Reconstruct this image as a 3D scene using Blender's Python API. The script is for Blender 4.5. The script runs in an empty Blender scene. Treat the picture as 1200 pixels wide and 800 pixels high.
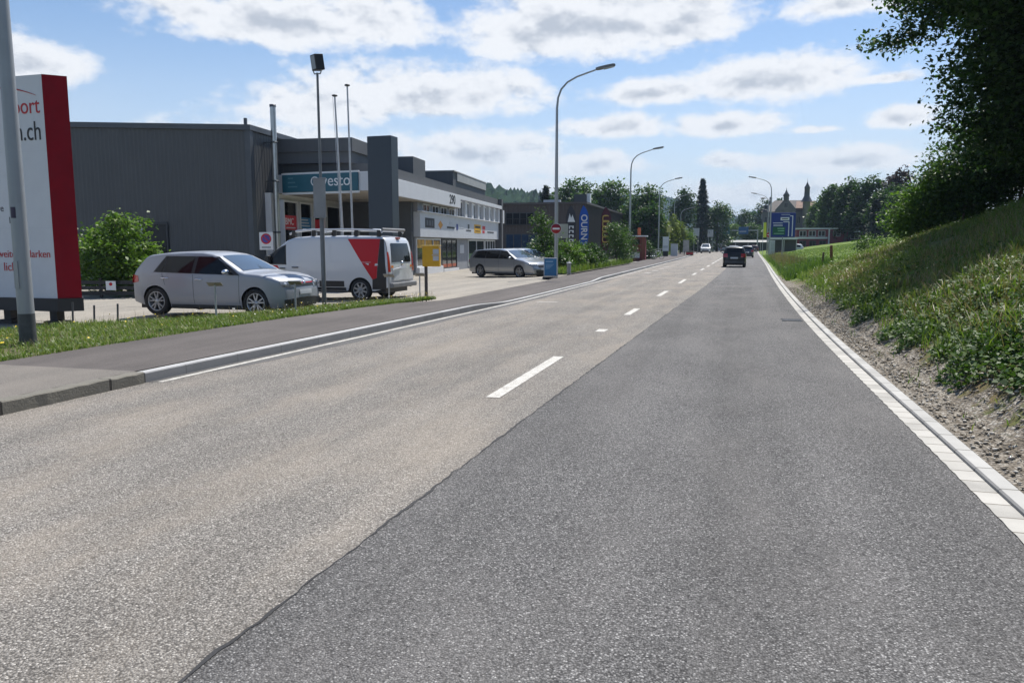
import bpy, math, random
import numpy as np
from mathutils import Vector, Matrix
R = math.radians
random.seed(7)
rng = np.random.default_rng(11)
SC = bpy.context.scene
COL = SC.collection

# ------------------------------------------------------------------ camera
cam = bpy.data.cameras.new('camera')
cam.sensor_width = 36.0
cam.lens = 27.0
cam.clip_start = 0.05
cam.clip_end = 9000.0
camo = bpy.data.objects.new('camera', cam)
camo.location = (0, 0, 1.6)
camo.rotation_euler = (R(90 - 7.16), 0, R(16.11))
COL.objects.link(camo)
SC.camera = camo

# ------------------------------------------------------------------ light
SUN_EL, SUN_AZ = 62.0, 15.0          # azimuth clockwise from +Y
SC.view_settings.view_transform = 'Standard'
SC.view_settings.look = 'None'
SC.view_settings.gamma = 1.0
SC.view_settings.use_curve_mapping = False
SC.view_settings.exposure = 0.50
SC.cycles.max_bounces = 7
SC.cycles.transparent_max_bounces = 12
SC.cycles.volume_bounces = 0
SC.cycles.use_denoising = True
SC.cycles.caustics_reflective = False
SC.cycles.caustics_refractive = False
SC.cycles.sample_clamp_indirect = 6.0

sun = bpy.data.lights.new('sun', 'SUN')
sun.energy = 4.7
sun.angle = R(0.53)
sun.color = (1.0, 0.955, 0.89)
suno = bpy.data.objects.new('sun', sun)
COL.objects.link(suno)
_d = Vector((math.sin(R(SUN_AZ)) * math.cos(R(SUN_EL)), math.cos(R(SUN_AZ)) * math.cos(R(SUN_EL)), math.sin(R(SUN_EL))))
suno.rotation_euler = (-_d).to_track_quat('-Z', 'Y').to_euler()


class NT:
    """shorthand for building node trees"""
    def __init__(s, tree):
        s.t = tree
    def n(s, typ, **kw):
        nd = s.t.nodes.new(typ)
        for k, v in kw.items():
            setattr(nd, k, v)
        return nd
    def set(s, sock, v):
        if isinstance(v, bpy.types.NodeSocket):
            s.t.links.new(v, sock)
        elif v is not None:
            sock.default_value = v
    def m(s, op, a, b=None, c=None, clamp=False):
        nd = s.n('ShaderNodeMath', operation=op, use_clamp=clamp)
        for i, v in enumerate((a, b, c)):
            s.set(nd.inputs[i], v)
        return nd.outputs[0]
    def smooth(s, v, a, b, lo=0.0, hi=1.0):
        nd = s.n('ShaderNodeMapRange', interpolation_type='SMOOTHSTEP')
        for i, x in enumerate((v, a, b, lo, hi)):
            s.set(nd.inputs[i], x)
        return nd.outputs[0]
    def noise(s, vec, scale, detail=4, rough=0.5, dist=0.0):
        nd = s.n('ShaderNodeTexNoise')
        s.set(nd.inputs['Vector'], vec)
        nd.inputs['Scale'].default_value = scale
        nd.inputs['Detail'].default_value = detail
        nd.inputs['Roughness'].default_value = rough
        nd.inputs['Distortion'].default_value = dist
        return nd.outputs[0]
    def voro(s, vec, scale, out='Distance', feature='F1'):
        nd = s.n('ShaderNodeTexVoronoi', feature=feature)
        s.set(nd.inputs['Vector'], vec)
        nd.inputs['Scale'].default_value = scale
        return nd.outputs[out]
    def mix(s, f, a, b, mode='MIX'):
        nd = s.n('ShaderNodeMixRGB', blend_type=mode)
        s.set(nd.inputs[0], f)
        for i, v in ((1, a), (2, b)):
            s.set(nd.inputs[i], v if isinstance(v, bpy.types.NodeSocket) else (v[0], v[1], v[2], 1))
        return nd.outputs[0]
    def comb(s, x, y, z):
        nd = s.n('ShaderNodeCombineXYZ')
        for i, v in enumerate((x, y, z)):
            s.set(nd.inputs[i], v)
        return nd.outputs[0]
    def sep(s, v):
        nd = s.n('ShaderNodeSeparateXYZ')
        s.set(nd.inputs[0], v)
        return nd.outputs
    def sep_rgb(s, v):
        nd = s.n('ShaderNodeSeparateColor')
        s.set(nd.inputs[0], v)
        return nd.outputs
    def ramp(s, f, stops):
        nd = s.n('ShaderNodeValToRGB')
        s.set(nd.inputs[0], f)
        el = nd.color_ramp.elements
        while len(el) < len(stops):
            el.new(0.5)
        for e, (p, c) in zip(el, stops):
            e.position = p
            e.color = (c[0], c[1], c[2], 1)
        return nd.outputs[0]
    def pos(s):
        return s.n('ShaderNodeNewGeometry').outputs['Position']
    def scale(s, v, sx, sy, sz):
        nd = s.n('ShaderNodeMapping')
        s.set(nd.inputs[0], v)
        nd.inputs['Scale'].default_value = (sx, sy, sz)
        return nd.outputs[0]


# ------------------------------------------------------------------ sky with fair-weather cumulus (directions in degrees)
world = bpy.data.worlds.new('World')
SC.world = world
world.use_nodes = True
world.node_tree.nodes.clear()
SKY_STRENGTH = 0.092
# azimuth, elevation, half width, half height, weight
CLOUDS = [(-31.8, 14.7, 8.6, 1.7, 1.1), (-37.5, 15.0, 3.4, 1.1, 1.0), (-25.8, 15.2, 3.6, 1.8, 1.1), (-10.6, 15.0, 8.6, 2.4, 1.15), (-15.2, 14.4, 4.4, 1.8, 1.1), (-3.8, 15.0, 4.2, 2.0, 1.1),
          (-47.8, 10.9, 4.2, 1.4, 1.1), (-22.0, 10.6, 8.6, 1.9, 1.05), (-30.0, 9.4, 6.0, 1.7, .95), (2.0, 10.9, 5.4, 1.5, 1.15), (-5.8, 10.5, 4.8, 1.0, 1.0), (-8.7, 8.2, 4.2, .9, 1.05),
          (-1.0, 8.2, 3.7, .9, 1.05), (9.8, 8.1, 2.3, .8, 1.0), (6.3, 5.5, 6.6, 1.0, 1.0), (-10.5, 5.7, 4.0, 1.0, 1.05), (-0.9, 5.8, 1.7, .65, 1.0), (-18.8, 6.4, 7.0, 1.8, 1.0),
          (9.0, 10.6, 2.2, .45, .85), (5.2, 7.7, 2.3, .4, .85), (6.4, 15.2, 4.4, 1.2, .85), (0.3, 3.5, 9.0, 1.1, .9), (-34.1, 7.2, 8.0, 1.2, .9), (-14.0, 3.4, 9.0, 1.3, .95), (-28.0, 4.8, 11.0, 1.8, 1.0)]
w = NT(world.node_tree)
wo = w.n('ShaderNodeOutputWorld')
bg = w.n('ShaderNodeBackground')
bg.inputs[1].default_value = SKY_STRENGTH
world.node_tree.links.new(bg.outputs[0], wo.inputs[0])
sky = w.n('ShaderNodeTexSky', sky_type='NISHITA')
sky.sun_disc = False
sky.sun_elevation = R(SUN_EL)
sky.sun_rotation = R(SUN_AZ)
sky.altitude = 600
sky.air_density = 1.0
sky.dust_density = 0.7
sky.ozone_density = 2.0
direc = w.n('ShaderNodeTexCoord').outputs['Generated']
dx, dy, dz = w.sep(direc)
DEG = 180 / math.pi
az = w.m('MULTIPLY', w.m('ARCTAN2', dx, dy), DEG)
el = w.m('MULTIPLY', w.m('ARCSINE', dz), DEG)


def cloud_density(az, el):
    v = w.comb(w.m('MULTIPLY', az, 0.34), w.m('MULTIPLY', el, 0.56), 3.7)
    nz = w.n('ShaderNodeTexNoise')
    w.set(nz.inputs['Vector'], v)
    nz.inputs['Scale'].default_value = 1.0
    nz.inputs['Detail'].default_value = 8
    nz.inputs['Roughness'].default_value = 0.60
    f = nz.outputs[0]
    tot = None
    for (a, e, ra, re, wt) in CLOUDS:
        x = w.m('DIVIDE', w.m('SUBTRACT', az, a), ra * 1.2)
        y = w.m('DIVIDE', w.m('SUBTRACT', el, e), re * 1.32)
        y = w.m('MAXIMUM', y, w.m('MULTIPLY', y, -1.45))     # flatter undersides
        d = w.m('SUBTRACT', wt, w.m('SQRT', w.m('ADD', w.m('MULTIPLY', x, x), w.m('MULTIPLY', y, y))))
        tot = d if tot is None else w.m('SMOOTH_MAX', tot, d, 0.25)
    tot = w.m('MAXIMUM', tot, -1.0)
    return w.m('ADD', tot, w.m('MULTIPLY', w.m('SUBTRACT', f, 0.5), 1.7)), f


den, f0 = cloud_density(az, el)
up_v = w.comb(w.m('MULTIPLY', w.m('ADD', az, 0.3), 0.34), w.m('MULTIPLY', w.m('ADD', el, 0.5), 0.56), 3.7)
f1 = w.noise(up_v, 1.0, 8, 0.60)
alpha = w.smooth(den, -0.08, 0.46)
relief = w.m('MULTIPLY', w.m('SUBTRACT', f0, f1), 1.7)
thick = w.smooth(den, 0.40, 1.40)
lit = w.m('ADD', w.m('SUBTRACT', 1.0, w.m('MULTIPLY', thick, 0.56)), relief)
lit = w.m('MINIMUM', w.m('MAXIMUM', lit, 0.48), 1.0)
ccol = w.mix(w.smooth(lit, 0.48, 1.0), (4.3, 4.65, 5.2), (7.7, 7.8, 7.95))
# thin veil that whitens the lower sky
veil = w.m('MULTIPLY', w.smooth(el, 16.0, 0.0), w.m('ADD', 0.50, w.m('MULTIPLY', w.noise(w.comb(w.m('MULTIPLY', az, .09), w.m('MULTIPLY', el, .35), 9.1), 1.0, 5, .6), 0.55)))
base = w.mix(veil, w.mix(1.0, sky.outputs[0], (1.0, 1.06, 1.10), 'MULTIPLY'), (5.9, 6.5, 7.3))
alpha = w.m('MULTIPLY', alpha, w.smooth(el, 0.0, 9.5, 0.45, 1.0))
world.node_tree.links.new(w.mix(w.m('MULTIPLY', alpha, 0.93), base, ccol), bg.inputs[0])

# ------------------------------------------------------------------ tagging helpers
def tag(o, label=None, cat=None, group=None, kind=None):
    if label: o['label'] = label
    if cat: o['category'] = cat
    if group: o['group'] = group
    if kind: o['kind'] = kind
    return o


def thing(name, label, cat, loc=(0, 0, 0), rz=0.0, group=None, kind=None):
    o = bpy.data.objects.new(name, None)
    o.empty_display_size = 0.3
    COL.objects.link(o)
    o.location = loc
    o.rotation_euler = (0, 0, rz)
    return tag(o, label, cat, group, kind)


def copy_tree(o, parent=None):
    c = o.copy()
    COL.objects.link(c)
    c.parent = parent
    for ch in list(o.children):
        copy_tree(ch, c)
    return c


class MB:
    """collects shapes and links them as ONE mesh object"""
    def __init__(s):
        s.v, s.f, s.mi, s.sm = [], [], [], []
    def add(s, verts, faces, mi=0, smooth=False):
        b = len(s.v)
        s.v.extend([tuple(p) for p in verts])
        for f in faces:
            s.f.append([b + i for i in f])
            s.mi.append(mi)
            s.sm.append(smooth)
        return s
    def box(s, x0, x1, y0, y1, z0, z1, mi=0, M=None):
        vs = [Vector(p) for p in ((x0, y0, z0), (x1, y0, z0), (x1, y1, z0), (x0, y1, z0), (x0, y0, z1), (x1, y0, z1), (x1, y1, z1), (x0, y1, z1))]
        if M is not None:
            vs = [M @ p for p in vs]
        return s.add(vs, [(0, 3, 2, 1), (4, 5, 6, 7), (0, 1, 5, 4), (1, 2, 6, 5), (2, 3, 7, 6), (3, 0, 4, 7)], mi)
    def tube(s, path, r, n=10, mi=0, cap=True):
        P = [Vector(p) for p in path]
        rr = r if isinstance(r, (list, tuple)) else [r] * len(P)
        vs, fs = [], []
        ref = None
        for i, p in enumerate(P):
            t = (P[min(i + 1, len(P) - 1)] - P[max(i - 1, 0)]).normalized()
            if ref is None:
                ref = Vector((1, 0, 0)) if abs(t.x) < 0.8 else Vector((0, 1, 0))
            a = (ref - t * ref.dot(t)).normalized()
            ref = a
            b = t.cross(a)
            for k in range(n):
                q = 2 * math.pi * k / n
                vs.append(p + (a * math.cos(q) + b * math.sin(q)) * rr[i])
        for i in range(len(P) - 1):
            for k in range(n):
                fs.append((i * n + k, i * n + (k + 1) % n, (i + 1) * n + (k + 1) % n, (i + 1) * n + k))
        s.add(vs, fs, mi, True)
        if cap:
            m = len(P) - 1
            s.add([vs[k] for k in range(n)], [tuple(reversed(range(n)))], mi)
            s.add([vs[m * n + k] for k in range(n)], [tuple(range(n))], mi)
        return s
    def lathe(s, prof, c=(0, 0, 0), axis='z', n=24, mi=0, smooth=True):
        vs, fs = [], []
        for (r, h) in prof:
            for k in range(n):
                q = 2 * math.pi * k / n
                p = (r * math.cos(q), r * math.sin(q), h) if axis == 'z' else (r * math.cos(q), h, r * math.sin(q)) if axis == 'y' else (h, r * math.cos(q), r * math.sin(q))
                vs.append((p[0] + c[0], p[1] + c[1], p[2] + c[2]))
        for i in range(len(prof) - 1):
            for k in range(n):
                fs.append((i * n + k, i * n + (k + 1) % n, (i + 1) * n + (k + 1) % n, (i + 1) * n + k))
        return s.add(vs, fs, mi, smooth)
    def prism(s, poly, z0, z1, mi=0, M=None):
        """polygon in (x, y) extruded from z0 to z1 (counter-clockwise), M maps to place"""
        n = len(poly)
        vs = [Vector((p[0], p[1], z0)) for p in poly] + [Vector((p[0], p[1], z1)) for p in poly]
        if M is not None:
            vs = [M @ p for p in vs]
        fs = [tuple(reversed(range(n))), tuple(range(n, 2 * n))] + [(k, (k + 1) % n, n + (k + 1) % n, n + k) for k in range(n)]
        return s.add(vs, fs, mi)
    def ball(s, c, rx, ry, rz, mi=0, n=12, m=8):
        vs, fs = [], []
        for i in range(m + 1):
            t = math.pi * i / m
            for k in range(n):
                q = 2 * math.pi * k / n
                vs.append((c[0] + rx * math.sin(t) * math.cos(q), c[1] + ry * math.sin(t) * math.sin(q), c[2] - rz * math.cos(t)))
        for i in range(m):
            for k in range(n):
                fs.append((i * n + k, i * n + (k + 1) % n, (i + 1) * n + (k + 1) % n, (i + 1) * n + k))
        return s.add(vs, fs, mi, True)
    def grid(s, fn, us, vs_, mi=0, smooth=True, flip=False):
        vs, fs = [], []
        for u in us:
            for v in vs_:
                vs.append(fn(u, v))
        m = len(vs_)
        for i in range(len(us) - 1):
            for k in range(m - 1):
                q = (i * m + k, (i + 1) * m + k, (i + 1) * m + k + 1, i * m + k + 1)
                fs.append(tuple(reversed(q)) if flip else q)
        return s.add(vs, fs, mi, smooth)
    def build(s, name, mats, parent=None, label=None, cat=None, group=None, kind=None, bevel=0.0, origin=None):
        me = bpy.data.meshes.new(name)
        vv = s.v
        if origin is not None:
            vv = [(p[0] - origin[0], p[1] - origin[1], p[2] - origin[2]) for p in s.v]
        me.from_pydata(vv, [], s.f)
        for mt in (mats if isinstance(mats, (list, tuple)) else [mats]):
            me.materials.append(mt)
        me.polygons.foreach_set('material_index', s.mi)
        me.polygons.foreach_set('use_smooth', s.sm)
        me.update()
        o = bpy.data.objects.new(name, me)
        COL.objects.link(o)
        if origin is not None:
            o.location = origin
        if parent is not None:
            o.parent = parent
        if bevel > 0:
            b = o.modifiers.new('bevel', 'BEVEL')
            b.width = bevel
            b.segments = 2
            b.limit_method = 'ANGLE'
        return tag(o, label, cat, group, kind)


def np_mesh(name, V, F, mats, parent=None, smooth=False, mi=None, **kw):
    """V (n,3), F (m,4) numpy arrays -> one object"""
    me = bpy.data.meshes.new(name)
    k = F.shape[1]
    me.vertices.add(len(V))
    me.vertices.foreach_set('co', np.ascontiguousarray(V, dtype=np.float32).ravel())
    me.loops.add(F.size)
    me.loops.foreach_set('vertex_index', np.ascontiguousarray(F, dtype=np.int32).ravel())
    me.polygons.add(len(F))
    me.polygons.foreach_set('loop_start', np.arange(0, F.size, k, dtype=np.int32))
    me.polygons.foreach_set('loop_total', np.full(len(F), k, dtype=np.int32))
    for mt in (mats if isinstance(mats, (list, tuple)) else [mats]):
        me.materials.append(mt)
    if mi is not None:
        me.polygons.foreach_set('material_index', np.asarray(mi, dtype=np.int32))
    if smooth:
        me.polygons.foreach_set('use_smooth', np.ones(len(F), dtype=bool))
    me.update(calc_edges=True)
    me.validate()
    o = bpy.data.objects.new(name, me)
    COL.objects.link(o)
    if parent is not None:
        o.parent = parent
    return tag(o, **kw)


# ------------------------------------------------------------------ materials
MATS = {}
def mat(name, col, rough=0.6, metal=0.0, var=0.12, vscale=3.0, bump=0.0, bscale=60.0, coat=0.0, spec=0.5, emit=None, streak=0.0):
    if name in MATS:
        return MATS[name]
    m = bpy.data.materials.new(name)
    m.use_nodes = True
    t = NT(m.node_tree)
    b = m.node_tree.nodes['Principled BSDF']
    b.inputs['Roughness'].default_value = rough
    b.inputs['Metallic'].default_value = metal
    b.inputs['Coat Weight'].default_value = coat
    b.inputs['Coat Roughness'].default_value = 0.06
    b.inputs['Specular IOR Level'].default_value = spec
    co = t.n('ShaderNodeTexCoord').outputs['Object']
    if var > 0:
        n = t.noise(co, vscale, 5, 0.6)
        if streak > 0:
            n2 = t.noise(t.scale(co, 9, 9, 0.5), 1.0, 4, 0.6)
            n = t.m('ADD', t.m('MULTIPLY', n, 1 - streak), t.m('MULTIPLY', n2, streak))
        lo = [c * (1 - var * 1.6) for c in col]
        hi = [min(1, c * (1 + var * 1.6)) for c in col]
        m.node_tree.links.new(t.ramp(n, [(0.25, lo), (0.75, hi)]), b.inputs['Base Color'])
    else:
        b.inputs['Base Color'].default_value = (*col, 1)
    if bump > 0:
        bn = t.n('ShaderNodeBump')
        bn.inputs['Strength'].default_value = bump
        bn.inputs['Distance'].default_value = 0.02
        t.set(bn.inputs['Height'], t.noise(co, bscale, 4, 0.6))
        m.node_tree.links.new(bn.outputs[0], b.inputs['Normal'])
    if emit:
        b.inputs['Emission Color'].default_value = (*emit[:3], 1)
        b.inputs['Emission Strength'].default_value = emit[3]
    MATS[name] = m
    return m


def asphalt(name, dark, mid, pale, scale, tint, tint_amt, bump=0.5, rough=0.85, wear=0.25, lanes=(), pit_shade=0.0):
    m = bpy.data.materials.new(name)
    m.use_nodes = True
    t = NT(m.node_tree)
    b = m.node_tree.nodes['Principled BSDF']
    p = t.pos()
    vc = t.sep_rgb(t.voro(p, scale, 'Color'))
    vd = t.voro(p, scale, 'Distance')
    stone = t.ramp(vc[0], [(0.0, dark), (0.35, mid), (0.8, mid), (0.97, pale)])
    vc2 = t.sep_rgb(t.voro(p, scale * 2.3, 'Color'))
    stone = t.mix(t.m('MULTIPLY', vc2[1], 0.55), stone, dark)
    # binder gaps between the stones
    gap = t.smooth(vd, 0.35, 0.75)
    stone = t.mix(t.m('MULTIPLY', gap, 0.65), stone, tuple(c * 0.45 for c in dark))
    # broad patches, streaks along the direction of travel
    big = t.noise(p, 0.55, 5, 0.6)
    stripe = t.noise(t.scale(p, 2.2, 0.06, 1), 1.0, 4, 0.55)
    k = t.m('ADD', t.m('MULTIPLY', big, 0.5), t.m('MULTIPLY', stripe, 0.5))
    fac = t.smooth(k, 0.32, 0.68, 1 - wear, 1 + wear * 0.75)
    x, y, z = t.sep(p)
    for (cx, hw, k) in lanes:          # strips worn by wheels
        g = t.smooth(t.m('ABSOLUTE', t.m('SUBTRACT', t.m('SUBTRACT', x, cx), t.m('MULTIPLY', t.m('MULTIPLY', y, y), 0.00012))), hw, hw * 0.2, 0.0, k)
        fac = t.m('ADD', fac, t.m('MULTIPLY', g, t.noise(t.scale(p, 1, .25, 1), 1.3, 3, .5)))
    col = t.mix(1.0, stone, t.comb(fac, fac, fac), 'MULTIPLY')
    col = t.mix(t.m('MULTIPLY', t.smooth(t.noise(t.scale(p, 1.0, .3, 1), 1.0, 6, .65), .40, .70), tint_amt), col, tint)
    # shadows of the coarse stones painted in as dark specks, a few oil spots
    pn = t.noise(p, 36, 3, .6)
    zone = t.noise(p, .8, 3, .6)
    pit_shadow = t.smooth(pn, t.m('SUBTRACT', .74, t.m('MULTIPLY', zone, .20)), t.m('SUBTRACT', .80, t.m('MULTIPLY', zone, .20)))
    col = t.mix(t.m('MULTIPLY', pit_shadow, pit_shade), col, tuple(c * 0.5 for c in dark))
    pn2 = t.noise(t.scale(p, 1, .75, 1), 17, 4, .65)
    pit_shadow2 = t.smooth(pn2, t.m('SUBTRACT', .80, t.m('MULTIPLY', zone, .22)), t.m('SUBTRACT', .85, t.m('MULTIPLY', zone, .22)))
    col = t.mix(t.m('MULTIPLY', pit_shadow2, pit_shade), col, tuple(c * 0.6 for c in dark))
    oil = t.smooth(t.noise(t.scale(p, 1, .6, 1), 2.6, 3, .55), .765, .80)
    col = t.mix(t.m('MULTIPLY', oil, .55), col, tuple(c * 0.6 for c in dark))
    m.node_tree.links.new(col, b.inputs['Base Color'])
    b.inputs['Roughness'].default_value = rough
    b.inputs['Specular IOR Level'].default_value = 0.3
    bn = t.n('ShaderNodeBump')
    bn.inputs['Strength'].default_value = bump
    bn.inputs['Distance'].default_value = 0.006
    h = t.m('ADD', t.m('SUBTRACT', 1.0, vd), t.m('MULTIPLY', vc[2], 0.8))
    t.set(bn.inputs['Height'], h)
    m.node_tree.links.new(bn.outputs[0], b.inputs['Normal'])
    return m


A_OLD = asphalt('old_asphalt', (0.105, 0.096, 0.086), (0.34, 0.317, 0.285), (0.64, 0.605, 0.55), 98, (0.39, 0.33, 0.26), 0.36, 1.0, wear=0.17, lanes=((-5.2, .45, .16), (-3.5, .4, -.12)), pit_shade=.6)
A_NEW = asphalt('new_asphalt', (0.045, 0.044, 0.044), (0.20, 0.195, 0.19), (0.48, 0.47, 0.455), 108, (0.225, 0.212, 0.20), 0.28, 1.0, wear=0.18, lanes=((-0.75, .4, .18), (0.75, .4, .18), (0.0, .3, -.12)), pit_shade=.9)
A_WALK = asphalt('pavement_asphalt', (0.09, 0.079, 0.073), (0.126, 0.112, 0.104), (0.175, 0.157, 0.146), 160, (0.15, 0.133, 0.122), 0.35, 0.25, wear=0.22)
A_WALKOLD = asphalt('worn_pavement_asphalt', (0.15, 0.135, 0.118), (0.205, 0.187, 0.165), (0.28, 0.26, 0.235), 150, (0.235, 0.208, 0.178), 0.35, 0.25, wear=0.12)
A_LOT = asphalt('parking_asphalt', (0.24, 0.22, 0.19), (0.34, 0.315, 0.27), (0.46, 0.43, 0.38), 80, (0.38, 0.34, 0.28), 0.4, 0.2, wear=0.14)


def stone_mat(name, col, joint, length, axis_y=True, joint_w=0.02, bump=0.25):
    """long kerb stones: a joint every `length` metres along the road, speckled"""
    m = bpy.data.materials.new(name)
    m.use_nodes = True
    t = NT(m.node_tree)
    b = m.node_tree.nodes['Principled BSDF']
    p = t.pos()
    x, y, z = t.sep(p)
    q = t.m('DIVIDE', t.m('ADD', y, 300.0), length)
    fr = t.m('FRACT', q)
    j = t.m('MINIMUM', fr, t.m('SUBTRACT', 1.0, fr))
    jm = t.smooth(j, joint_w / length * .5, joint_w / length, 1.0, 0.0)
    idn = t.n('ShaderNodeTexWhiteNoise', noise_dimensions='1D')
    t.set(idn.inputs['W'], t.m('FLOOR', q))
    sp = t.noise(p, 220, 2, 0.7)
    bigr = t.noise(p, 3.5, 4, 0.6)
    k = t.m('ADD', t.m('ADD', t.m('MULTIPLY', idn.outputs[0], 0.34), t.m('MULTIPLY', sp, 0.5)), t.m('MULTIPLY', bigr, 0.6))
    c = t.ramp(k, [(0.35, [v * 0.66 for v in col]), (0.65, col), (1.0, [min(1, v * 1.25) for v in col])])
    c = t.mix(jm, c, joint)
    m.node_tree.links.new(c, b.inputs['Base Color'])
    b.inputs['Roughness'].default_value = 0.85
    bn = t.n('ShaderNodeBump')
    bn.inputs['Strength'].default_value = bump
    bn.inputs['Distance'].default_value = 0.012
    t.set(bn.inputs['Height'], t.m('ADD', t.noise(p, 45, 5, 0.65), t.m('MULTIPLY', jm, -1.5)))
    m.node_tree.links.new(bn.outputs[0], b.inputs['Normal'])
    return m


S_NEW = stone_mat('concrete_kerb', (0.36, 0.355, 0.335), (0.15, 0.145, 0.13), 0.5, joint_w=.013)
S_NEWFACE = stone_mat('shaded_kerb_face', (0.22, 0.215, 0.205), (0.12, 0.115, 0.11), 0.5, joint_w=.009)  # right kerb face: its shade painted in as a darker stone colour
S_LEFT = stone_mat('shaded_left_kerb', (0.22, 0.22, 0.222), (0.16, 0.16, 0.16), 1.0, joint_w=.008)  # left kerb face: darker copy of the top, weaker sun painted in
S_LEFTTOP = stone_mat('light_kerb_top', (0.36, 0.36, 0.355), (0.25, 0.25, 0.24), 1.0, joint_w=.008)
S_OLD = stone_mat('granite_kerb', (0.155, 0.145, 0.12), (0.04, 0.035, 0.03), 1.3, bump=0.9)
S_PAVER = stone_mat('gutter_pavers', (0.375, 0.362, 0.33), (0.17, 0.155, 0.13), 0.25, joint_w=.011)


def paint_mat(name, col, under, keep=0.55):
    m = bpy.data.materials.new(name)
    m.use_nodes = True
    t = NT(m.node_tree)
    b = m.node_tree.nodes['Principled BSDF']
    p = t.pos()
    k = t.m('ADD', t.m('MULTIPLY', t.voro(p, 90, 'Distance'), 0.55), t.m('MULTIPLY', t.noise(p, 8, 5, 0.7), 0.75))
    m.node_tree.links.new(t.mix(t.smooth(k, keep + .08, keep + .26), col, under), b.inputs['Base Color'])
    b.inputs['Roughness'].default_value = 0.7
    return m


P_WHITE = paint_mat('road_paint', (0.54, 0.525, 0.48), (0.27, 0.25, 0.22), 0.54)
P_OLD = paint_mat('worn_road_paint', (0.50, 0.48, 0.44), (0.26, 0.24, 0.21), 0.36)


def leaf_mat(name, a, b_, c, trans=0.35, rough=0.45, spec=0.3):
    m = bpy.data.materials.new(name)
    m.use_nodes = True
    t = NT(m.node_tree)
    nt = m.node_tree
    p = nt.nodes['Principled BSDF']
    rnd = t.n('ShaderNodeNewGeometry').outputs['Random Per Island']
    col = t.ramp(rnd, [(0.0, a), (0.55, b_), (1.0, c)])
    nt.links.new(col, p.inputs['Base Color'])
    p.inputs['Roughness'].default_value = rough
    p.inputs['Specular IOR Level'].default_value = spec
    tr = t.n('ShaderNodeBsdfTranslucent')
    nt.links.new(t.mix(1.0, col, (1.0, 1.25, 0.45), 'MULTIPLY'), tr.inputs[0])
    mx = t.n('ShaderNodeMixShader')
    mx.inputs[0].default_value = trans
    nt.links.new(p.outputs[0], mx.inputs[1])
    nt.links.new(tr.outputs[0], mx.inputs[2])
    nt.links.new(mx.outputs[0], nt.nodes['Material Output'].inputs['Surface'])
    return m


L_DARK = leaf_mat('dark_leaves', (0.020, 0.046, 0.013), (0.040, 0.084, 0.021), (0.072, 0.13, 0.032), 0.34, .5, .25)
L_MID = leaf_mat('green_leaves', (0.035, 0.07, 0.016), (0.06, 0.115, 0.025), (0.10, 0.165, 0.04), 0.35)
L_LIGHT = leaf_mat('fresh_leaves', (0.06, 0.11, 0.02), (0.11, 0.19, 0.03), (0.18, 0.26, 0.05), 0.38)
L_YELL = leaf_mat('yellow_green_leaves', (0.10, 0.13, 0.02), (0.16, 0.20, 0.03), (0.22, 0.26, 0.05), 0.35)
L_NEEDLE = leaf_mat('needles', (0.010, 0.022, 0.012), (0.018, 0.038, 0.018), (0.03, 0.058, 0.025), 0.12)
L_COPPER = leaf_mat('copper_leaves', (0.02, 0.012, 0.014), (0.04, 0.022, 0.024), (0.07, 0.035, 0.035), 0.2)
L_IVY = leaf_mat('ivy_leaves', (0.03, 0.065, 0.016), (0.06, 0.115, 0.028), (0.13, 0.18, 0.06), 0.22, 0.55, 0.25)
L_GRASS = leaf_mat('grass_blades', (0.08, 0.135, 0.024), (0.14, 0.205, 0.04), (0.25, 0.27, 0.08), 0.35)
L_DRY = leaf_mat('dry_stalks', (0.16, 0.12, 0.06), (0.26, 0.20, 0.10), (0.36, 0.29, 0.16), 0.2)
L_WEED = leaf_mat('weed_leaves', (0.05, 0.10, 0.02), (0.09, 0.15, 0.03), (0.17, 0.22, 0.05), 0.35)
BARK = mat('bark', (0.10, 0.08, 0.06), 0.9, var=0.3, vscale=6, bump=0.6, bscale=14)
BARKPALE = mat('pale_bark', (0.22, 0.20, 0.16), 0.9, var=0.3, vscale=6)

M_GALV = mat('galvanised_steel', (0.36, 0.37, 0.375), 0.42, 0.55, var=0.10, vscale=14, streak=.4)
M_DKGREY = mat('dark_grey_paint', (0.045, 0.05, 0.055), 0.5, var=0.1)
M_BLACK = mat('black_plastic', (0.015, 0.015, 0.016), 0.5, var=0.1)
M_RUBBER = mat('tyre_rubber', (0.018, 0.018, 0.018), 0.8, var=0.15)
M_WHITE = mat('white_paint', (0.70, 0.71, 0.72), 0.4, var=0.04)
M_LGREY = mat('light_grey_paint', (0.50, 0.52, 0.55), 0.5, var=0.05)
M_CHROME = mat('bright_metal', (0.75, 0.76, 0.78), 0.18, 1.0, var=0.0)
M_ALLOY = mat('alloy', (0.42, 0.43, 0.45), 0.3, 0.9, var=0.0)
M_GLASSDK = mat('dark_glass', (0.010, 0.012, 0.014), 0.04, var=0.0, spec=0.28)
M_GLASSSCREEN = mat('windscreen_glass', (0.05, 0.065, 0.075), 0.04, var=0.0, spec=0.9, coat=1.0)
M_LAMPGLASS = mat('lamp_glass', (0.55, 0.57, 0.60), 0.1, 0.3, var=0.0, coat=1.0)
M_REDLAMP = mat('red_lamp', (0.36, 0.012, 0.012), 0.2, var=0.0, coat=1.0)
M_ORANGE = mat('orange_lamp', (0.6, 0.18, 0.02), 0.25, var=0.0)
M_RED = mat('sign_red', (0.52, 0.012, 0.025), 0.45, var=0.06)
M_SIGNRED = mat('pylon_red', (0.22, 0.002, 0.010), 0.6, var=0.08, spec=0.2)
M_SIGNWHITE = mat('pylon_white', (0.56, 0.58, 0.60), 0.45, var=0.03)
M_YELLOW = mat('post_yellow', (0.66, 0.36, 0.006), 0.45, var=0.08)
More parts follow.
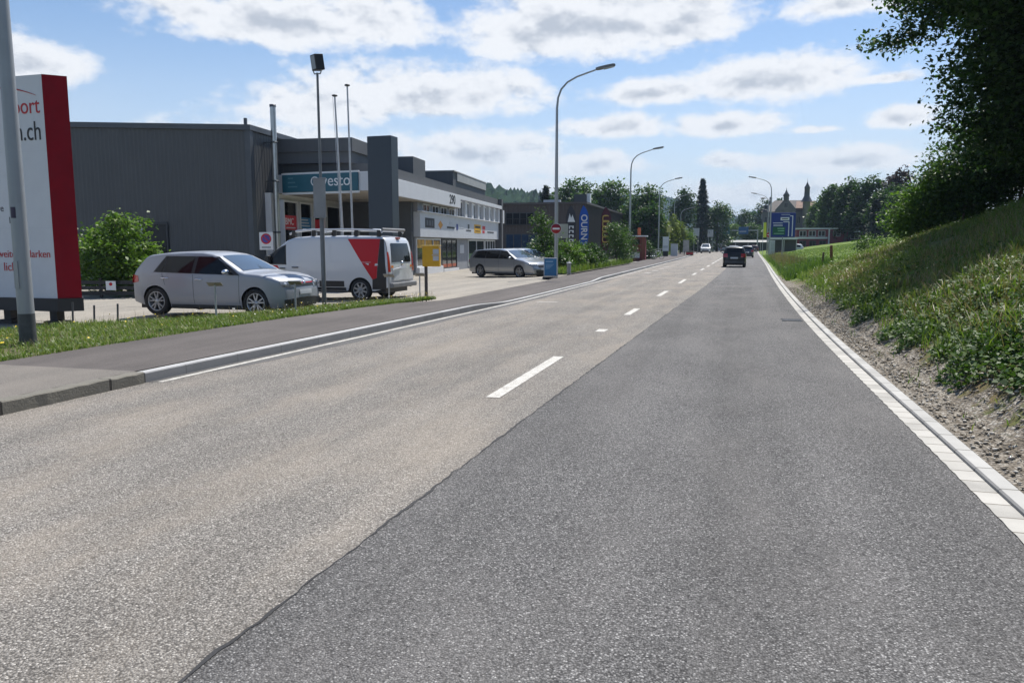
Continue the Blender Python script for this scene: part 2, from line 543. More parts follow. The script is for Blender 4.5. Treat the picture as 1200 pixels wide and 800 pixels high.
M_TEAL = mat('teal_panel', (0.012, 0.10, 0.145), 0.4, var=0.06)
M_BLUE = mat('poster_blue', (0.02, 0.15, 0.32), 0.45, var=0.08)
M_SIGNBLUE = mat('road_sign_blue', (0.012, 0.035, 0.22), 0.4, var=0.06)
M_SIGNGREEN = mat('road_sign_green', (0.006, 0.10, 0.05), 0.4, var=0.06)
M_WOOD = mat('weathered_wood', (0.16, 0.11, 0.07), 0.85, var=0.3, vscale=12, bump=.5, bscale=40)
M_REDWOOD = mat('red_brown_post', (0.17, 0.065, 0.04), 0.85, var=0.3, vscale=12)

# ------------------------------------------------------------------ layout curves along the road
def ip(y, pts):
    xs = [p[0] for p in pts]; ys = [p[1] for p in pts]
    return float(np.interp(y, xs, ys))
# smooth piecewise curves: linear tables resampled through a moving average
def table(pts, sm=6.0):
    def f(y):
        return sum(ip(y + d * sm, pts) * k for d, k in ((-1, .15), (-.5, .2), (0, .3), (.5, .2), (1, .15)))
    return f
KR = table([(-20, 1.74), (5, 1.71), (9.5, 1.64), (13, 1.60), (18, 1.60), (27, 1.70), (36, 1.86), (46, 2.07), (65, 2.52), (102, 3.25), (146, 4.1), (230, 6.0)], 4)     # face of the right kerb
SEAM = table([(-20, -2.02), (2, -1.94), (5, -1.87), (8, -1.79), (11.4, -1.69), (17.7, -1.50), (22, -1.36), (30, -1.10), (42, -.80), (60, -.45), (100, .3), (160, 1.0)], 4)
CEN = table([(-20, -2.5), (8, -2.41), (18, -2.36), (27, -2.24), (37, -2.2), (45, -2.12), (54, -2.03), (63, -1.92), (94, -1.6), (150, -.9), (230, .4)])
KL = table([(-20, -6.75), (5, -6.66), (9, -6.54), (12, -6.40), (17.5, -6.16), (21, -6.0), (34, -5.86), (56, -5.85), (92, -5.9), (130, -6.4), (160, -7.4), (230, -9)], 3.0)
WB = table([(-20, -9.1), (5, -9.05), (10, -9.0), (15, -8.8), (18, -8.35), (20.5, -7.95), (34, -8.0), (60, -8.0), (80, -8.8), (120, -9.4), (230, -13)], 1.5)
def walk_z(y):
    return ip(y, [(-20, .115), (18.2, .115), (20.5, .03), (33, .03), (35.5, .115), (500, .115)])
def lot_z(x):
    return ip(-x, [(7, 0.02), (9.3, 0.0), (12.7, -.13), (16, -.15), (90, -.15)])
def yy(a, b, d):
    n = max(2, int(round((b - a) / d)) + 1)
    return [a + (b - a) * i / (n - 1) for i in range(n)]


def strip(name, fl, fr, ys, z, m, nx=2, **kw):
    mb = MB()
    zf = z if callable(z) else (lambda x, y: z)
    def fn(u, v):
        x = fl(u) + (fr(u) - fl(u)) * v
        return (x, u, zf(x, u))
    mb.grid(fn, ys, [i / (nx - 1) for i in range(nx)], flip=True)
    for i, f in enumerate(mb.f):
        mb.f[i] = list(reversed(f)) if False else f
    return mb.build(name, m, **kw)

YS = yy(-12, 30, .5) + yy(31, 225, 3)
def wob(y):
    return ((math.sin(round(y * 50) * 127.1) * 43758.5) % 1 - .5) * .016 + .003 * math.sin(y * 7.3) + .004 * math.sin(y * 19.7 + 1) + .003 * math.sin(y * 37 + 2)
YSEAM = yy(-2, 30, .06) + yy(31, 40, 1) + yy(41, 225, 3)
strip('road', lambda y: KL(y) - .02, lambda y: SEAM(y) + wob(y), YSEAM, 0.0, A_OLD, kind='structure')
strip('resurfaced_road', lambda y: SEAM(y) + wob(y), lambda y: KR(y) - .13, YSEAM, 0.0, A_NEW, kind='structure')
M_TAR = mat('tar', (0.025, 0.025, 0.026), 0.75, var=0.3, vscale=20, bump=.4, bscale=80)
def tarw(y):
    return .005 + .004 * (math.sin(y * 3.3) + math.sin(y * 17.9 + 2) * .7 + .3)
strip('road_joint', lambda y: SEAM(y) + wob(y) - max(.002, tarw(y)), lambda y: SEAM(y) + wob(y) + max(.003, tarw(y)), yy(-2, 30, .06) + yy(30.2, 120, .4), 0.004, M_TAR, kind='structure')
# wide crossing far ahead
mb = MB()
mb.add([(-60, 196, -.004), (60, 196, -.004), (60, 214, -.004), (-60, 214, -.004)], [(0, 1, 2, 3)])
mb.build('crossing_road', A_LOT, kind='structure')

# right edge: paver gutter, kerb
strip('gutter', lambda y: KR(y) - .15 + .006 * math.sin(y * 26), lambda y: KR(y) + .002, yy(-12, 40, .12) + yy(43, 200, 3), 0.006, S_PAVER, kind='structure')


def kerb(name, face, width, h, ys, m, depth=.25, rough=0.0, topm=None):
    """kerb as a swept profile; face(y) = road side face, width>0 to the right"""
    mb = MB()
    b = .012
    sg = 1 if width > 0 else -1
    w_ = abs(width)
    def prof(y):
        hh = h(y) if callable(h) else h
        r = rough
        j = [(random.uniform(-r, r), random.uniform(-r, r)) for _ in range(2)] if r else [(0, 0), (0, 0)]
        f = face(y)
        return [(f, -depth), (f + j[0][0], hh - b + j[0][1]), (f + sg * b + j[0][0], hh + j[0][1]), (f + sg * (w_ - b), hh + j[1][1]), (f + sg * w_, hh - b), (f + sg * w_, -depth)]
    rings = [[(x, y, z) for (x, z) in prof(y)] for y in ys]
    vs = [p for r_ in rings for p in r_]
    fs = []
    for i in range(len(ys) - 1):
        for k in range(5):
            q = (i * 6 + k, i * 6 + k + 1, (i + 1) * 6 + k + 1, (i + 1) * 6 + k)
            fs.append(q if sg > 0 else tuple(reversed(q)))
    fs.append(tuple(range(6)))
    fs.append(tuple(reversed(range((len(ys) - 1) * 6, len(ys) * 6))))
    mb.add(vs, fs)
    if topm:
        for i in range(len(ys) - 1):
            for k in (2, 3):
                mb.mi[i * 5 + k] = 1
    return mb.build(name, [m, topm] if topm else m, kind='structure')


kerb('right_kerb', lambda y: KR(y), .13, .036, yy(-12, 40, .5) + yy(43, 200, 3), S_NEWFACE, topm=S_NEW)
kerb('old_granite_kerb', lambda y: KL(y) + .015, -.17, .13, yy(-12, 7.3, .13), S_OLD, rough=.007)
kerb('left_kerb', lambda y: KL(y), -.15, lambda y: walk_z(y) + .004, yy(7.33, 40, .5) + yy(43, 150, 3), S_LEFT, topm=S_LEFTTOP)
YW = yy(-12, 40, .5) + yy(43, 200, 3)
def walk(name, ys, m):
    strip(name, WB, lambda y: KL(y) - .15, ys, lambda x, y: walk_z(y) + .012 * (WB(y) - x) / (WB(y) - KL(y)), m, nx=3, kind='structure')
walk('worn_pavement', yy(-12, 7.35, .5), A_WALKOLD)
walk('pavement', yy(7.35, 40, .4) + yy(43, 200, 3), A_WALK)
# painted lines
strip('edge_line', lambda y: KL(y) + .10, lambda y: KL(y) + .185, yy(7.4, 34, .4) + yy(36, 70, 2), .005, P_WHITE, kind='structure')
strip('edge_line', lambda y: KL(y) + .30, lambda y: KL(y) + .38, yy(42, 48, .6), .005, P_OLD, kind='structure')
strip('fresh_asphalt_patch', lambda y: KL(y) + .004, lambda y: KL(y) + .10 + .32 * min(1, max(0, (y - 7.35) / 2.5)) + .03 * math.sin(y * 2.3), yy(7.35, 36, .3), .0025, asphalt('patch_asphalt', (.10, .098, .095), (.155, .15, .145), (.24, .235, .225), 120, (.19, .18, .165), .2, .35), kind='structure')
k = 0
dash = [(7.6, 10.72), (17.65, 19.5), (24.5, 27.3), (33, 36.8), (42.3, 45.4), (50.5, 54), (59, 62.7)] + [(68 + 7 * i, 73 + 7 * i) for i in range(9)]
for a, b in dash:
    strip('centre_dash', lambda y: CEN(y) - .075, lambda y: CEN(y) + .075, yy(a, b, .5), .005, P_WHITE, kind='structure')
strip('road_marking', lambda y: CEN(y) - .08, lambda y: CEN(y) + .10, yy(14.05, 14.5, .2), .005, P_WHITE, kind='structure')
strip('road_marking', lambda y: -5.35, lambda y: -4.75, yy(20.9, 21.2, .2), .005, P_OLD, kind='structure')
for i in range(4):
    strip('road_marking', lambda y: KL(y) + .9 + .0 * y, lambda y: KL(y) + 1.25, yy(44 + i * 4.2, 45.2 + i * 4.2, .5), .005, P_OLD, kind='structure')
# drain grate in the gutter
mb = MB()
for i in range(9):
    mb.box(1.02, 1.40, 17.20 + i * .042, 17.222 + i * .042, .0, .009)
mb.box(1.0, 1.42, 17.17, 17.195, 0, .010); mb.box(1.0, 1.42, 17.59, 17.615, 0, .010)
mb.build('drain_grate', M_DKGREY, label='flat iron drain grate set into the right lane beside the pale pavers', cat='drain')

# ------------------------------------------------------------------ ground, parking area
def ground_mat():
    m = bpy.data.materials.new('plain_grass')
    m.use_nodes = True
    t = NT(m.node_tree)
    b = m.node_tree.nodes['Principled BSDF']
    p = t.pos()
    m.node_tree.links.new(t.ramp(t.noise(p, .06, 6, .6), [(.3, (.05, .08, .02)), (.6, (.09, .12, .035)), (.8, (.14, .14, .08))]), b.inputs['Base Color'])
    b.inputs['Roughness'].default_value = .95
    return m
mb = MB()
n = 48
mb.add([(0, 0, -.45)] + [(2300 * math.cos(2 * math.pi * k / n), 2300 * math.sin(2 * math.pi * k / n), -.45) for k in range(n)], [(0, 1 + k, 1 + (k + 1) % n) for k in range(n)])
mb.build('ground', ground_mat(), kind='structure')
mb = MB()
mb.grid(lambda x, y: (x, y, lot_z(x)), [-70, -40, -20, -16, -14, -12.7, -11.5, -10.4, -9.3, -8.6, -7.85], yy(-12, 84, 4))
for i, v in enumerate(mb.v):      # the sheet ends under the pavement slab
    if v[0] > -8: mb.v[i] = (WB(v[1]) + .05, v[1], v[2])
mb.build('parking_lot', A_LOT, kind='structure')
mb = MB()
for (x0, x1, y0, y1) in ((-16.6, -12.4, 13.92, 14.02), (-16.6, -10.6, 17.9, 18.0)):
    mb.grid(lambda x, y: (x, y, lot_z(x) + .005), [x0, -13.5, -12.7, -11.5, x1] if x1 > -11.5 else [x0, -13.5, -12.7, x1], [y0, y1])
mb.build('bay_line', P_OLD, kind='structure')

# verge of long grass between pavement and parking area
VO = [(-12, -13.2), (5, -13.0), (9, -12.8), (11.5, -12.2), (13, -10.9), (14.5, -10.15), (16, -9.8), (18, -9.3), (20.2, -8.2)]
def soil(name, a, b_, sc=8):
    return mat(name, tuple((x + y) / 2 for x, y in zip(a, b_)), .95, var=.3, vscale=sc, bump=.6, bscale=30)
M_SOIL = soil('verge_soil', (.08, .075, .03), (.12, .11, .05))
strip('verge', lambda y: ip(y, VO), WB, yy(-12, 20.2, .3), lambda x, y: .10 + .02 * math.sin(x * 7) * math.sin(y * 5), M_SOIL, nx=5, kind='structure')


def blades(P, h, wd, lean, m, name, seg=1, parent=None, **kw):
    """one bent blade (2 quads) at each point of P"""
    n = len(P)
    a = rng.uniform(0, 2 * np.pi, n)
    d = np.stack([np.cos(a), np.sin(a), np.zeros(n)], 1)
    s = np.stack([-np.sin(a), np.cos(a), np.zeros(n)], 1)
    h = h * rng.uniform(.55, 1.35, n)[:, None]
    l = lean * rng.uniform(.2, 1.3, n)[:, None] * h
    up = np.array([0, 0, 1.0])
    w2 = (wd * rng.uniform(.6, 1.4, n))[:, None] * .5
    v0, v1 = P - s * w2, P + s * w2
    mid = P + up * h * .6 + d * l * .35
    v2, v3 = mid + s * w2 * .8, mid - s * w2 * .8
    tip = P + up * h * .95 + d * l
    v4, v5 = tip + s * w2 * .12, tip - s * w2 * .12
    V = np.stack([v0, v1, v2, v3, v4, v5], 1).reshape(-1, 3)
    b = np.arange(n)[:, None] * 6
    F = np.concatenate([b + np.array([[0, 1, 2, 3]]), b + np.array([[3, 2, 4, 5]])], 0)
    return np_mesh(name, V, F, m, parent, **kw)


def leaves(P, size, m, name, upbias=.6, aspect=.6, parent=None, mi=None, droop=0.0, **kw):
    """one folded leaf (2 quads, shared rib) at each point"""
    n = len(P)
    nr = rng.normal(size=(n, 3)); nr[:, 2] = np.abs(nr[:, 2]) + upbias
    nr /= np.linalg.norm(nr, axis=1)[:, None]
    t = rng.normal(size=(n, 3)); t[:, 2] -= droop
    t -= nr * np.sum(t * nr, 1)[:, None]
    t /= np.linalg.norm(t, axis=1)[:, None] + 1e-9
    s = np.cross(nr, t)
    L = (size * rng.uniform(.6, 1.3, n))[:, None]
    W = L * aspect
    V = np.stack([P, P + t * L * .42 + s * W * .5 + nr * L * .10, P + t * L - nr * L * .05, P + t * L * .42 - s * W * .5 + nr * L * .10], 1).reshape(-1, 3)
    b = np.arange(n)[:, None] * 4
    F = b + np.array([[0, 1, 2, 3]])
    return np_mesh(name, V, F, m, parent, mi=mi, **kw)


def verge_points(n, y0, y1, edge=0):
    y = rng.uniform(y0, y1, n)
    xl = np.interp(y, [p[0] for p in VO], [p[1] for p in VO]); xr = np.array([WB(v) for v in y])
    u = rng.uniform(0, 1, n)
    x = xl + (xr - xl) * u + .03
    return np.stack([x, y, np.full(n, .09)], 1), u
P, u = verge_points(78000, -2, 20.1)
clump = np.sin(P[:, 0] * 3.1 + np.sin(P[:, 1] * 2.3) * 2) * np.sin(P[:, 1] * 2.7 + 1) + rng.normal(0, .6, len(P))
P = P[clump > -.55]
hh = .10 + .07 * (np.sin(P[:, 0] * 1.9 + P[:, 1] * 1.3) + 1) * .5
blades(P, .085, .010, .9, L_GRASS, 'grass', kind='stuff', label='long mown-edge grass of the verge between pavement and parking area')
P, u = verge_points(8000, -2, 20.1)
P[:, 2] += rng.uniform(.0, .07, len(P))
leaves(P, .055, L_WEED, 'weeds', .9, .7, kind='stuff', label='low broad-leaved weeds growing in the pavement verge')
P, u = verge_points(1500, 5, 20)
blades(P, .22, .005, .4, L_DRY, 'dry_grass', kind='stuff', label='thin dry grass stalks standing in the pavement verge')
# yellow blossoms
def blossoms(P, name, m, size, **kw):
    P = P.copy(); P[:, 2] += rng.uniform(.10, .22, len(P))
    return leaves(P, size, m, name, 1.5, .9, kind='stuff', **kw)
M_FLOWER = mat('yellow_petals', (.75, .55, .02), .6, var=.1)
M_FLOWERW = mat('white_petals', (.75, .75, .7), .6, var=.1)
P, u = verge_points(150, 6, 20)
blossoms(P, 'dandelion_flowers', M_FLOWER, .035, label='scattered yellow dandelion heads in the verge grass')
P, u = verge_points(130, 13, 20)
blossoms(P, 'daisy_flowers', M_FLOWERW, .03, label='scattered small white flowers in the verge grass')
P = np.stack([rng.normal(-10.35, .28, 260), rng.normal(8.05, .25, 260), np.full(260, .12)], 1)
blossoms(P, 'stonecrop_flowers', M_FLOWER, .045, label='dense patch of yellow stonecrop flowers beside the thick lamp post foot')
# grass tuft fringe over the pavement edge
ys = rng.uniform(5, 20, 1800)
P = np.stack([np.array([WB(v) for v in ys]) + rng.uniform(-.12, .03, 1800), ys, np.full(1800, .10)], 1)
blades(P, .08, .010, .9, L_GRASS, 'fringe_grass', kind='stuff', label='short grass fringe lapping over the back edge of the pavement')

# ------------------------------------------------------------------ bank and meadow on the right
def bank_z(x, y):
    k = KR(y) + .13
    g = ip(y, [(0, .35), (8, .38), (13, .42), (22, .46), (34, .36), (45, .2)])
    dx = x - k
    if dx < 0:
        return -.02
    t = max(0, dx - g)
    s = ip(y, [(0, .43), (25, .42), (31, .37), (38, .31), (56, .165), (100, .145), (400, .13)])
    near = ip(y, [(0, 1), (20, 1), (36, .25), (60, 0)])
    z = .028 + min(dx, g) * .05
    z += s * min(t, 11) + .14 * max(0, min(t, 60) - 11)
    z += .27 * near * (1 - math.exp(-t / .45))
    a = min(1, t / .8)
    z += a * (.09 * near + .03) * (math.sin(x * 2.1 + y * .9) * math.sin(y * 1.7 - x * .6) + .5 * math.sin(x * 4.3 + 1) * math.sin(y * 3.9))
    return z
def bank_mat():
    m = bpy.data.materials.new('bank_ground')
    m.use_nodes = True
    t = NT(m.node_tree)
    b = m.node_tree.nodes['Principled BSDF']
    p = t.pos()
    x, y, z = t.sep(p)
    grass = t.ramp(t.noise(p, 1.3, 6, .65), [(.25, (.055, .085, .018)), (.5, (.095, .125, .03)), (.75, (.15, .135, .06))])
    dry = t.ramp(t.noise(p, 9, 5, .7), [(.3, (.10, .07, .035)), (.7, (.20, .15, .08))])
    c = t.mix(t.smooth(t.noise(p, .5, 5, .65), .46, .60), grass, dry)
    # mown meadow further along
    mw = t.ramp(t.noise(p, .35, 6, .6), [(.3, (.10, .155, .03)), (.55, (.14, .20, .04)), (.8, (.19, .22, .06))])
    fine = t.noise(p, 14, 4, .7)
    mw = t.mix(t.m('MULTIPLY', fine, .5), mw, (.075, .12, .02))
    lim = t.m('SUBTRACT', t.m('SUBTRACT', y, 35.5), t.m('MULTIPLY', t.m('SUBTRACT', x, 4.0), .9))
    lim = t.m('ADD', lim, t.m('MULTIPLY', t.noise(p, .8, 4, .6), 4))
    c = t.mix(t.smooth(lim, 1.2, 3.2), c, mw)
    # loose stone and bark chips next to the kerb
    cell = t.sep_rgb(t.voro(p, 38, 'Color'))
    cd = t.voro(p, 38, 'Distance')
    ch = t.ramp(cell[0], [(0, (.14, .115, .085)), (.5, (.31, .275, .225)), (.85, (.41, .375, .32)), (1, (.56, .53, .47))])
    ch = t.mix(t.smooth(t.noise(p, 2.2, 4, .6), .5, .7), ch, (.15, .125, .095))
    ch = t.mix(t.smooth(cd, .3, .7, 0, .5), ch, (.06, .05, .04))
    an = t.n('ShaderNodeAttribute', attribute_name='chips').outputs['Fac']
    an = t.m('ADD', an, t.m('MULTIPLY', t.m('SUBTRACT', t.noise(p, 3.2, 6, .7), .5), 1.5))
    gm = t.smooth(an, .42, .60)
    c = t.mix(gm, c, ch)
    m.node_tree.links.new(c, b.inputs['Base Color'])
    b.inputs['Roughness'].default_value = .95
    b.inputs['Specular IOR Level'].default_value = .2
    bn = t.n('ShaderNodeBump')
    bn.inputs['Strength'].default_value = .8
    bn.inputs['Distance'].default_value = .03
    t.set(bn.inputs['Height'], t.m('ADD', t.noise(p, 22, 5, .7), t.m('MULTIPLY', gm, t.m('SUBTRACT', cell[1], cd))))
    m.node_tree.links.new(bn.outputs[0], b.inputs['Normal'])
    return m
ys_b = yy(-4, 42, .35) + yy(43, 80, 1.2) + yy(83, 420, 8)
offs = [0, .15, .3, .45, .6, .75, .9, 1.05, 1.2, 1.5, 1.9, 2.4, 3, 3.7, 4.5, 5.5, 6.6, 8, 9.5, 11, 13, 16, 22, 34, 55, 90, 140]
mb = MB()
mb.grid(lambda y, d: (KR(y) + .13 + d, y, bank_z(KR(y) + .13 + d + 1e-4, y)), ys_b, offs, flip=True)
hs = mb.build('hillside', bank_mat(), kind='structure')
at = hs.data.attributes.new('chips', 'FLOAT', 'POINT')
vals = []
for yv in ys_b:
    g = ip(yv, [(0, .55), (8, .55), (13, .60), (22, .66), (34, .42), (45, 0)])
    for d in offs:
        vals.append(max(0.0, min(1.0, .5 + (g - d) * 1.3)))
at.data.foreach_set('value', vals)


def bank_points(n, y0, y1, t0, t1, keep=None):
    y = rng.uniform(y0, y1, n)
    t = t0 + (t1 - t0) * rng.uniform(0, 1, n)
    x = np.array([KR(v) + .13 for v in y]) + t
    if keep is not None:
        k = keep(x, y, t)
        x, y, t = x[k], y[k], t[k]
    z = np.array([bank_z(a, b) for a, b in zip(x, y)])
    return np.stack([x, y, z], 1)
def noise2(x, y, s=1.0, o=0.0):
    x, y = x * s + o, y * s - o
    return (np.sin(x * 1.3 + 1.7 * np.sin(y * .9)) * np.sin(y * 1.1 + 1.3 * np.sin(x * .7 + 2)) + .5 * np.sin(x * 2.9 + y * 1.7) * np.sin(y * 3.1 - x + 1))
def in_view(x, y, t):            # what lies far outside the picture to the right needs no leaves
    return x < .40 * y + 1.4
# ivy and bramble leaves low on the near bank
P = bank_points(150000, 3.5, 19, .40, 6.5, lambda x, y, t: in_view(x, y, t) & (noise2(x, y, .9) > -.35 - 1.2 * np.clip((14 - y) / 4, 0, 1) + .55 * np.clip((t - 2.2) / 3, 0, 1) + .5 * np.clip((y - 14) / 4, 0, 1)) & (t > .44 + .014 * y + .16 * np.sin(y * 1.9) + .13 * np.sin(y * 4.7)))
P[:, 2] += np.abs(rng.normal(.05, .07, len(P)))
leaves(P, .062, L_IVY, 'ivy', .9, .75, kind='stuff', label='glossy ivy and bramble leaves covering the near bank')
P = bank_points(38000, 9, 44, .6, 9, lambda x, y, t: in_view(x, y, t) & (y < 36.5 + .9 * (x - 4)) & (noise2(x, y, .55, 3) > -.5))
blades(P, .26, .014, .75, L_GRASS, 'bank_grass', kind='stuff', label='long uneven grass growing on the roadside bank')
P = bank_points(46000, 8, 36, .9, 9, lambda x, y, t: in_view(x, y, t) & (noise2(x, y, .5, 8) > -.25))
blades(P, .24, .010, 1.1, L_DRY, 'dry_bank_grass', kind='stuff', label='straw-coloured dry grass patches on the roadside bank')
P = bank_points(16000, 16, 42, .5, 8, lambda x, y, t: in_view(x, y, t) & (y < 36.5 + .9 * (x - 4)) & (noise2(x, y, .8, 5) > -.1))
P[:, 2] += rng.uniform(0, .3, len(P))
leaves(P, .085, L_WEED, 'bank_weeds', .7, .5, kind='stuff', label='mixed leafy weeds on the bank beyond the ivy')
# tall weeds along the road towards the direction sign
P = bank_points(20000, 35.5, 95, .2, 2.2, lambda x, y, t: (noise2(x, y, .6, 1) > -.45) & (t < 2.5 - .024 * (y - 36)))
blades(P, .36, .020, .5, L_WEED, 'tall_weeds', kind='stuff', label='tall green weeds along the kerb towards the direction sign')
P = bank_points(10000, 41, 95, .3, 2.2, lambda x, y, t: (noise2(x, y, .6, 1) > -.3) & (t < 2.6 - .024 * (y - 36)))
P[:, 2] += rng.uniform(.03, .45, len(P)) * (.6 + .4 * np.sin(P[:, 1] * .8))
leaves(P, .11, L_WEED, 'weed_leaves', .4, .45, kind='stuff', label='leafy tops of the tall weeds along the kerb')
P = bank_points(1500, 44, 85, .3, 1.6)
blades(P, .70, .016, .3, L_DRY, 'seed_stalks', kind='stuff', label='brown seed stalks rising out of the tall kerbside weeds')
P = bank_points(42000, 35, 120, .1, 28, lambda x, y, t: y > 36 + .9 * (x - 4))
blades(P, .12, .035, .8, L_GRASS, 'meadow_grass', kind='stuff', label='short mown grass of the meadow on the slope')
# chips and small stones on the strip behind the kerb
def chips(n, y0, y1):
    P = bank_points(n, y0, y1, .02, .75)
    P[:, 2] += .012
    n = len(P)
    a = rng.normal(size=(n, 3)); a[:, 2] *= .3; a /= np.linalg.norm(a, axis=1)[:, None]
    b = np.cross(a, np.array([0, 0, 1.0]) + rng.normal(0, .3, (n, 3)))
    b /= np.linalg.norm(b, axis=1)[:, None]
    c = np.cross(a, b)
    L = rng.uniform(.012, .034, n)[:, None]; W = L * rng.uniform(.3, .8, n)[:, None]; H = W * .6
    V = np.stack([P + a * L, P + b * W, P - a * L, P - b * W, P + c * H, P - c * H], 1).reshape(-1, 3)
    q = np.arange(n)[:, None] * 6
    T = np.concatenate([q + np.array([[i, j, k]]) for (i, j, k) in ((0, 1, 4), (1, 2, 4), (2, 3, 4), (3, 0, 4), (1, 0, 5), (2, 1, 5), (3, 2, 5), (0, 3, 5))], 0)
    return V, T
V, T = chips(6500, 4, 30)
M_CHIP = leaf_mat('chip_tones', (.17, .145, .11), (.33, .29, .235), (.56, .53, .47), 0.0, .9, .1)
np_mesh('gravel', V, T, M_CHIP, kind='stuff', label='loose stone and bark chips on the strip behind the kerb')
P = bank_points(700, 5, 30, .15, .9, lambda x, y, t: noise2(x, y, 1.4, 2) > .25)
blades(P, .10, .012, .9, L_GRASS, 'strip_grass', kind='stuff', label='sparse grass tufts in the chip strip behind the kerb')
mb = MB()
mb.ball((2.75, 17.2, .13), .17, .10, .05)
mb.build('pale_stone', mat('pale_stone', (.6, .58, .53), .8, var=.1), label='flat pale stone lying where the chip strip meets the bank', cat='stone')

# ------------------------------------------------------------------ trees and shrubs
def crown_points(blobs, clumps, per, sig, shell=.5):
    w_ = np.array([(b[3] * b[4] * b[5]) ** .7 for b in blobs]); w_ /= w_.sum()
    idx = rng.choice(len(blobs), clumps, p=w_)
    B = np.array(blobs)[idx]
    d = rng.normal(size=(clumps, 3)); d /= np.linalg.norm(d, axis=1)[:, None]
    r = shell + (1 - shell) * rng.uniform(0, 1, clumps) ** .7
    r *= rng.uniform(.85, 1.12, clumps)
    Cc = B[:, :3] + d * B[:, 3:6] * r[:, None]
    P = np.repeat(Cc, per, 0) + rng.normal(size=(clumps * per, 3)) * np.array([sig, sig, sig * .55])
    return P, Cc


def tree(name, label, cat, base, blobs, m, clumps, per, leaf, sig, tr=.2, group=None, limbs=7, bark=None, aspect=.6, upb=.5, shell=.5, fork=.45, droop=.2):
    """blobs relative to base; trunk with limbs reaching into the crown"""
    root = thing(name, label, cat, base, 0, group)
    P, Cc = crown_points(blobs, clumps, per, sig, shell)
    P = P[P[:, 2] > .02]
    leaves(P, leaf, m, 'crown', upb, aspect, root, droop=droop)
    mb = MB()
    bl = np.array(blobs)
    topc = bl[np.argmax(bl[:, 2])]
    top = Vector((topc[0], topc[1], topc[2] + topc[5] * .3))
    pts = [Vector((0, 0, -.25)), Vector((0, 0, .15 * top.z)) + Vector((random.uniform(-.1, .1), random.uniform(-.1, .1), 0)), Vector((top.x * .35, top.y * .35, top.z * .5)), top]
    mb.tube(pts, [tr * 1.25, tr, tr * .7, tr * .15], 8)
    for q in rng.choice(len(Cc), min(limbs, len(Cc)), replace=False):
        e = Vector(Cc[q])
        s = pts[1].lerp(pts[2], random.uniform(.3, 1.0)) if fork else pts[1]
        md = s.lerp(e, .5) + Vector((0, 0, .12 * (e - s).length))
        mb.tube([s, md, e], [tr * .42, tr * .25, tr * .06], 6)
    mb.build('trunk', bark or BARK, root)
    return root


def conifer(name, label, base, h, rad, m=L_NEEDLE, n=2600, leaf=.5, group=None, lowest=.08, tr=.2, power=.85):
    root = thing(name, label, 'tree', base, 0, group)
    tt = rng.uniform(0, 1, n) ** .75           # 0 bottom .. 1 top
    tiers = np.floor(tt * 16) / 16 + rng.normal(0, .012, n)
    z = h * (lowest + (1 - lowest) * np.clip(tiers, 0, 1))
    rr = rad * (1 - np.clip(tiers, 0, 1)) ** power + .06
    a = rng.uniform(0, 2 * np.pi, n)
    lob = 1 + .22 * np.sin(a * 5 + tiers * 40) + rng.normal(0, .08, n)
    q = np.sqrt(rng.uniform(.08, 1, n)) * lob
    P = np.stack([rr * q * np.cos(a), rr * q * np.sin(a), z - q * rr * .30], 1)
    leaves(P, leaf, m, 'crown', .2, .35, root, droop=.6)
    mb = MB()
    mb.tube([(0, 0, -.3), (0, 0, h * .5), (0, 0, h * .97)], [tr, tr * .6, .03], 8)
    mb.build('trunk', BARK, root)
    return root


def gz(x, y):
    return bank_z(x, y) if x > KR(y) else .0


# the big roadside beech on top of the bank
bx, by = 13.0, 28.5
tree('beech_tree', 'huge dark beech overhanging the steep right bank, one long spray of twigs reaching out', 'tree', (bx, by, gz(bx, by) - .1),
     [(0, 0, 4.4, 5.2, 4.6, 4.2), (-1.8, 3.2, 2.4, 4.4, 3.4, 3.0), (-1.6, -4.5, 4.4, 3.6, 4.0, 3.4), (1.0, -1.5, 9.0, 5.4, 5.4, 3.8), (-2.6, 1.0, 6.2, 4.2, 4.0, 3.2), (2.5, 4, 2, 4.5, 4, 3.0), (1.5, -5, 3.0, 4, 4.5, 3.0),
      (-3.8, 2.4, 3.0, 2.7, 2.8, 2.6), (-3.4, 1.5, 7.2, 3.5, 3.0, 2.4), (-3.9, .5, 4.6, 2.6, 2.6, 2.2), (-5.6, 3.6, 5.8, 2.2, 1.6, .9), (-7.4, 4.2, 4.9, 1.5, .8, .35), (-4.9, 3.0, 7.5, 2.4, 1.8, 1.4), (-6.9, 4.4, 6.5, 1.7, .8, .4), (2, -6, 6, 4, 4, 4), (-6.3, -2.5, 7.2, 3.2, 3.4, 1.2), (-7.2, -6.5, 6.9, 2.4, 2.8, 1.0), (-4.6, -7.0, 7.2, 2.6, 3.0, 1.6), (-3.6, -1.5, 9.0, 3.4, 3.6, 2.2), (-4.2, 2.6, 9.8, 3.0, 2.8, 2.0)],
     L_DARK, 14500, 19, .20, .30, .38, limbs=30, shell=.12, droop=.3)
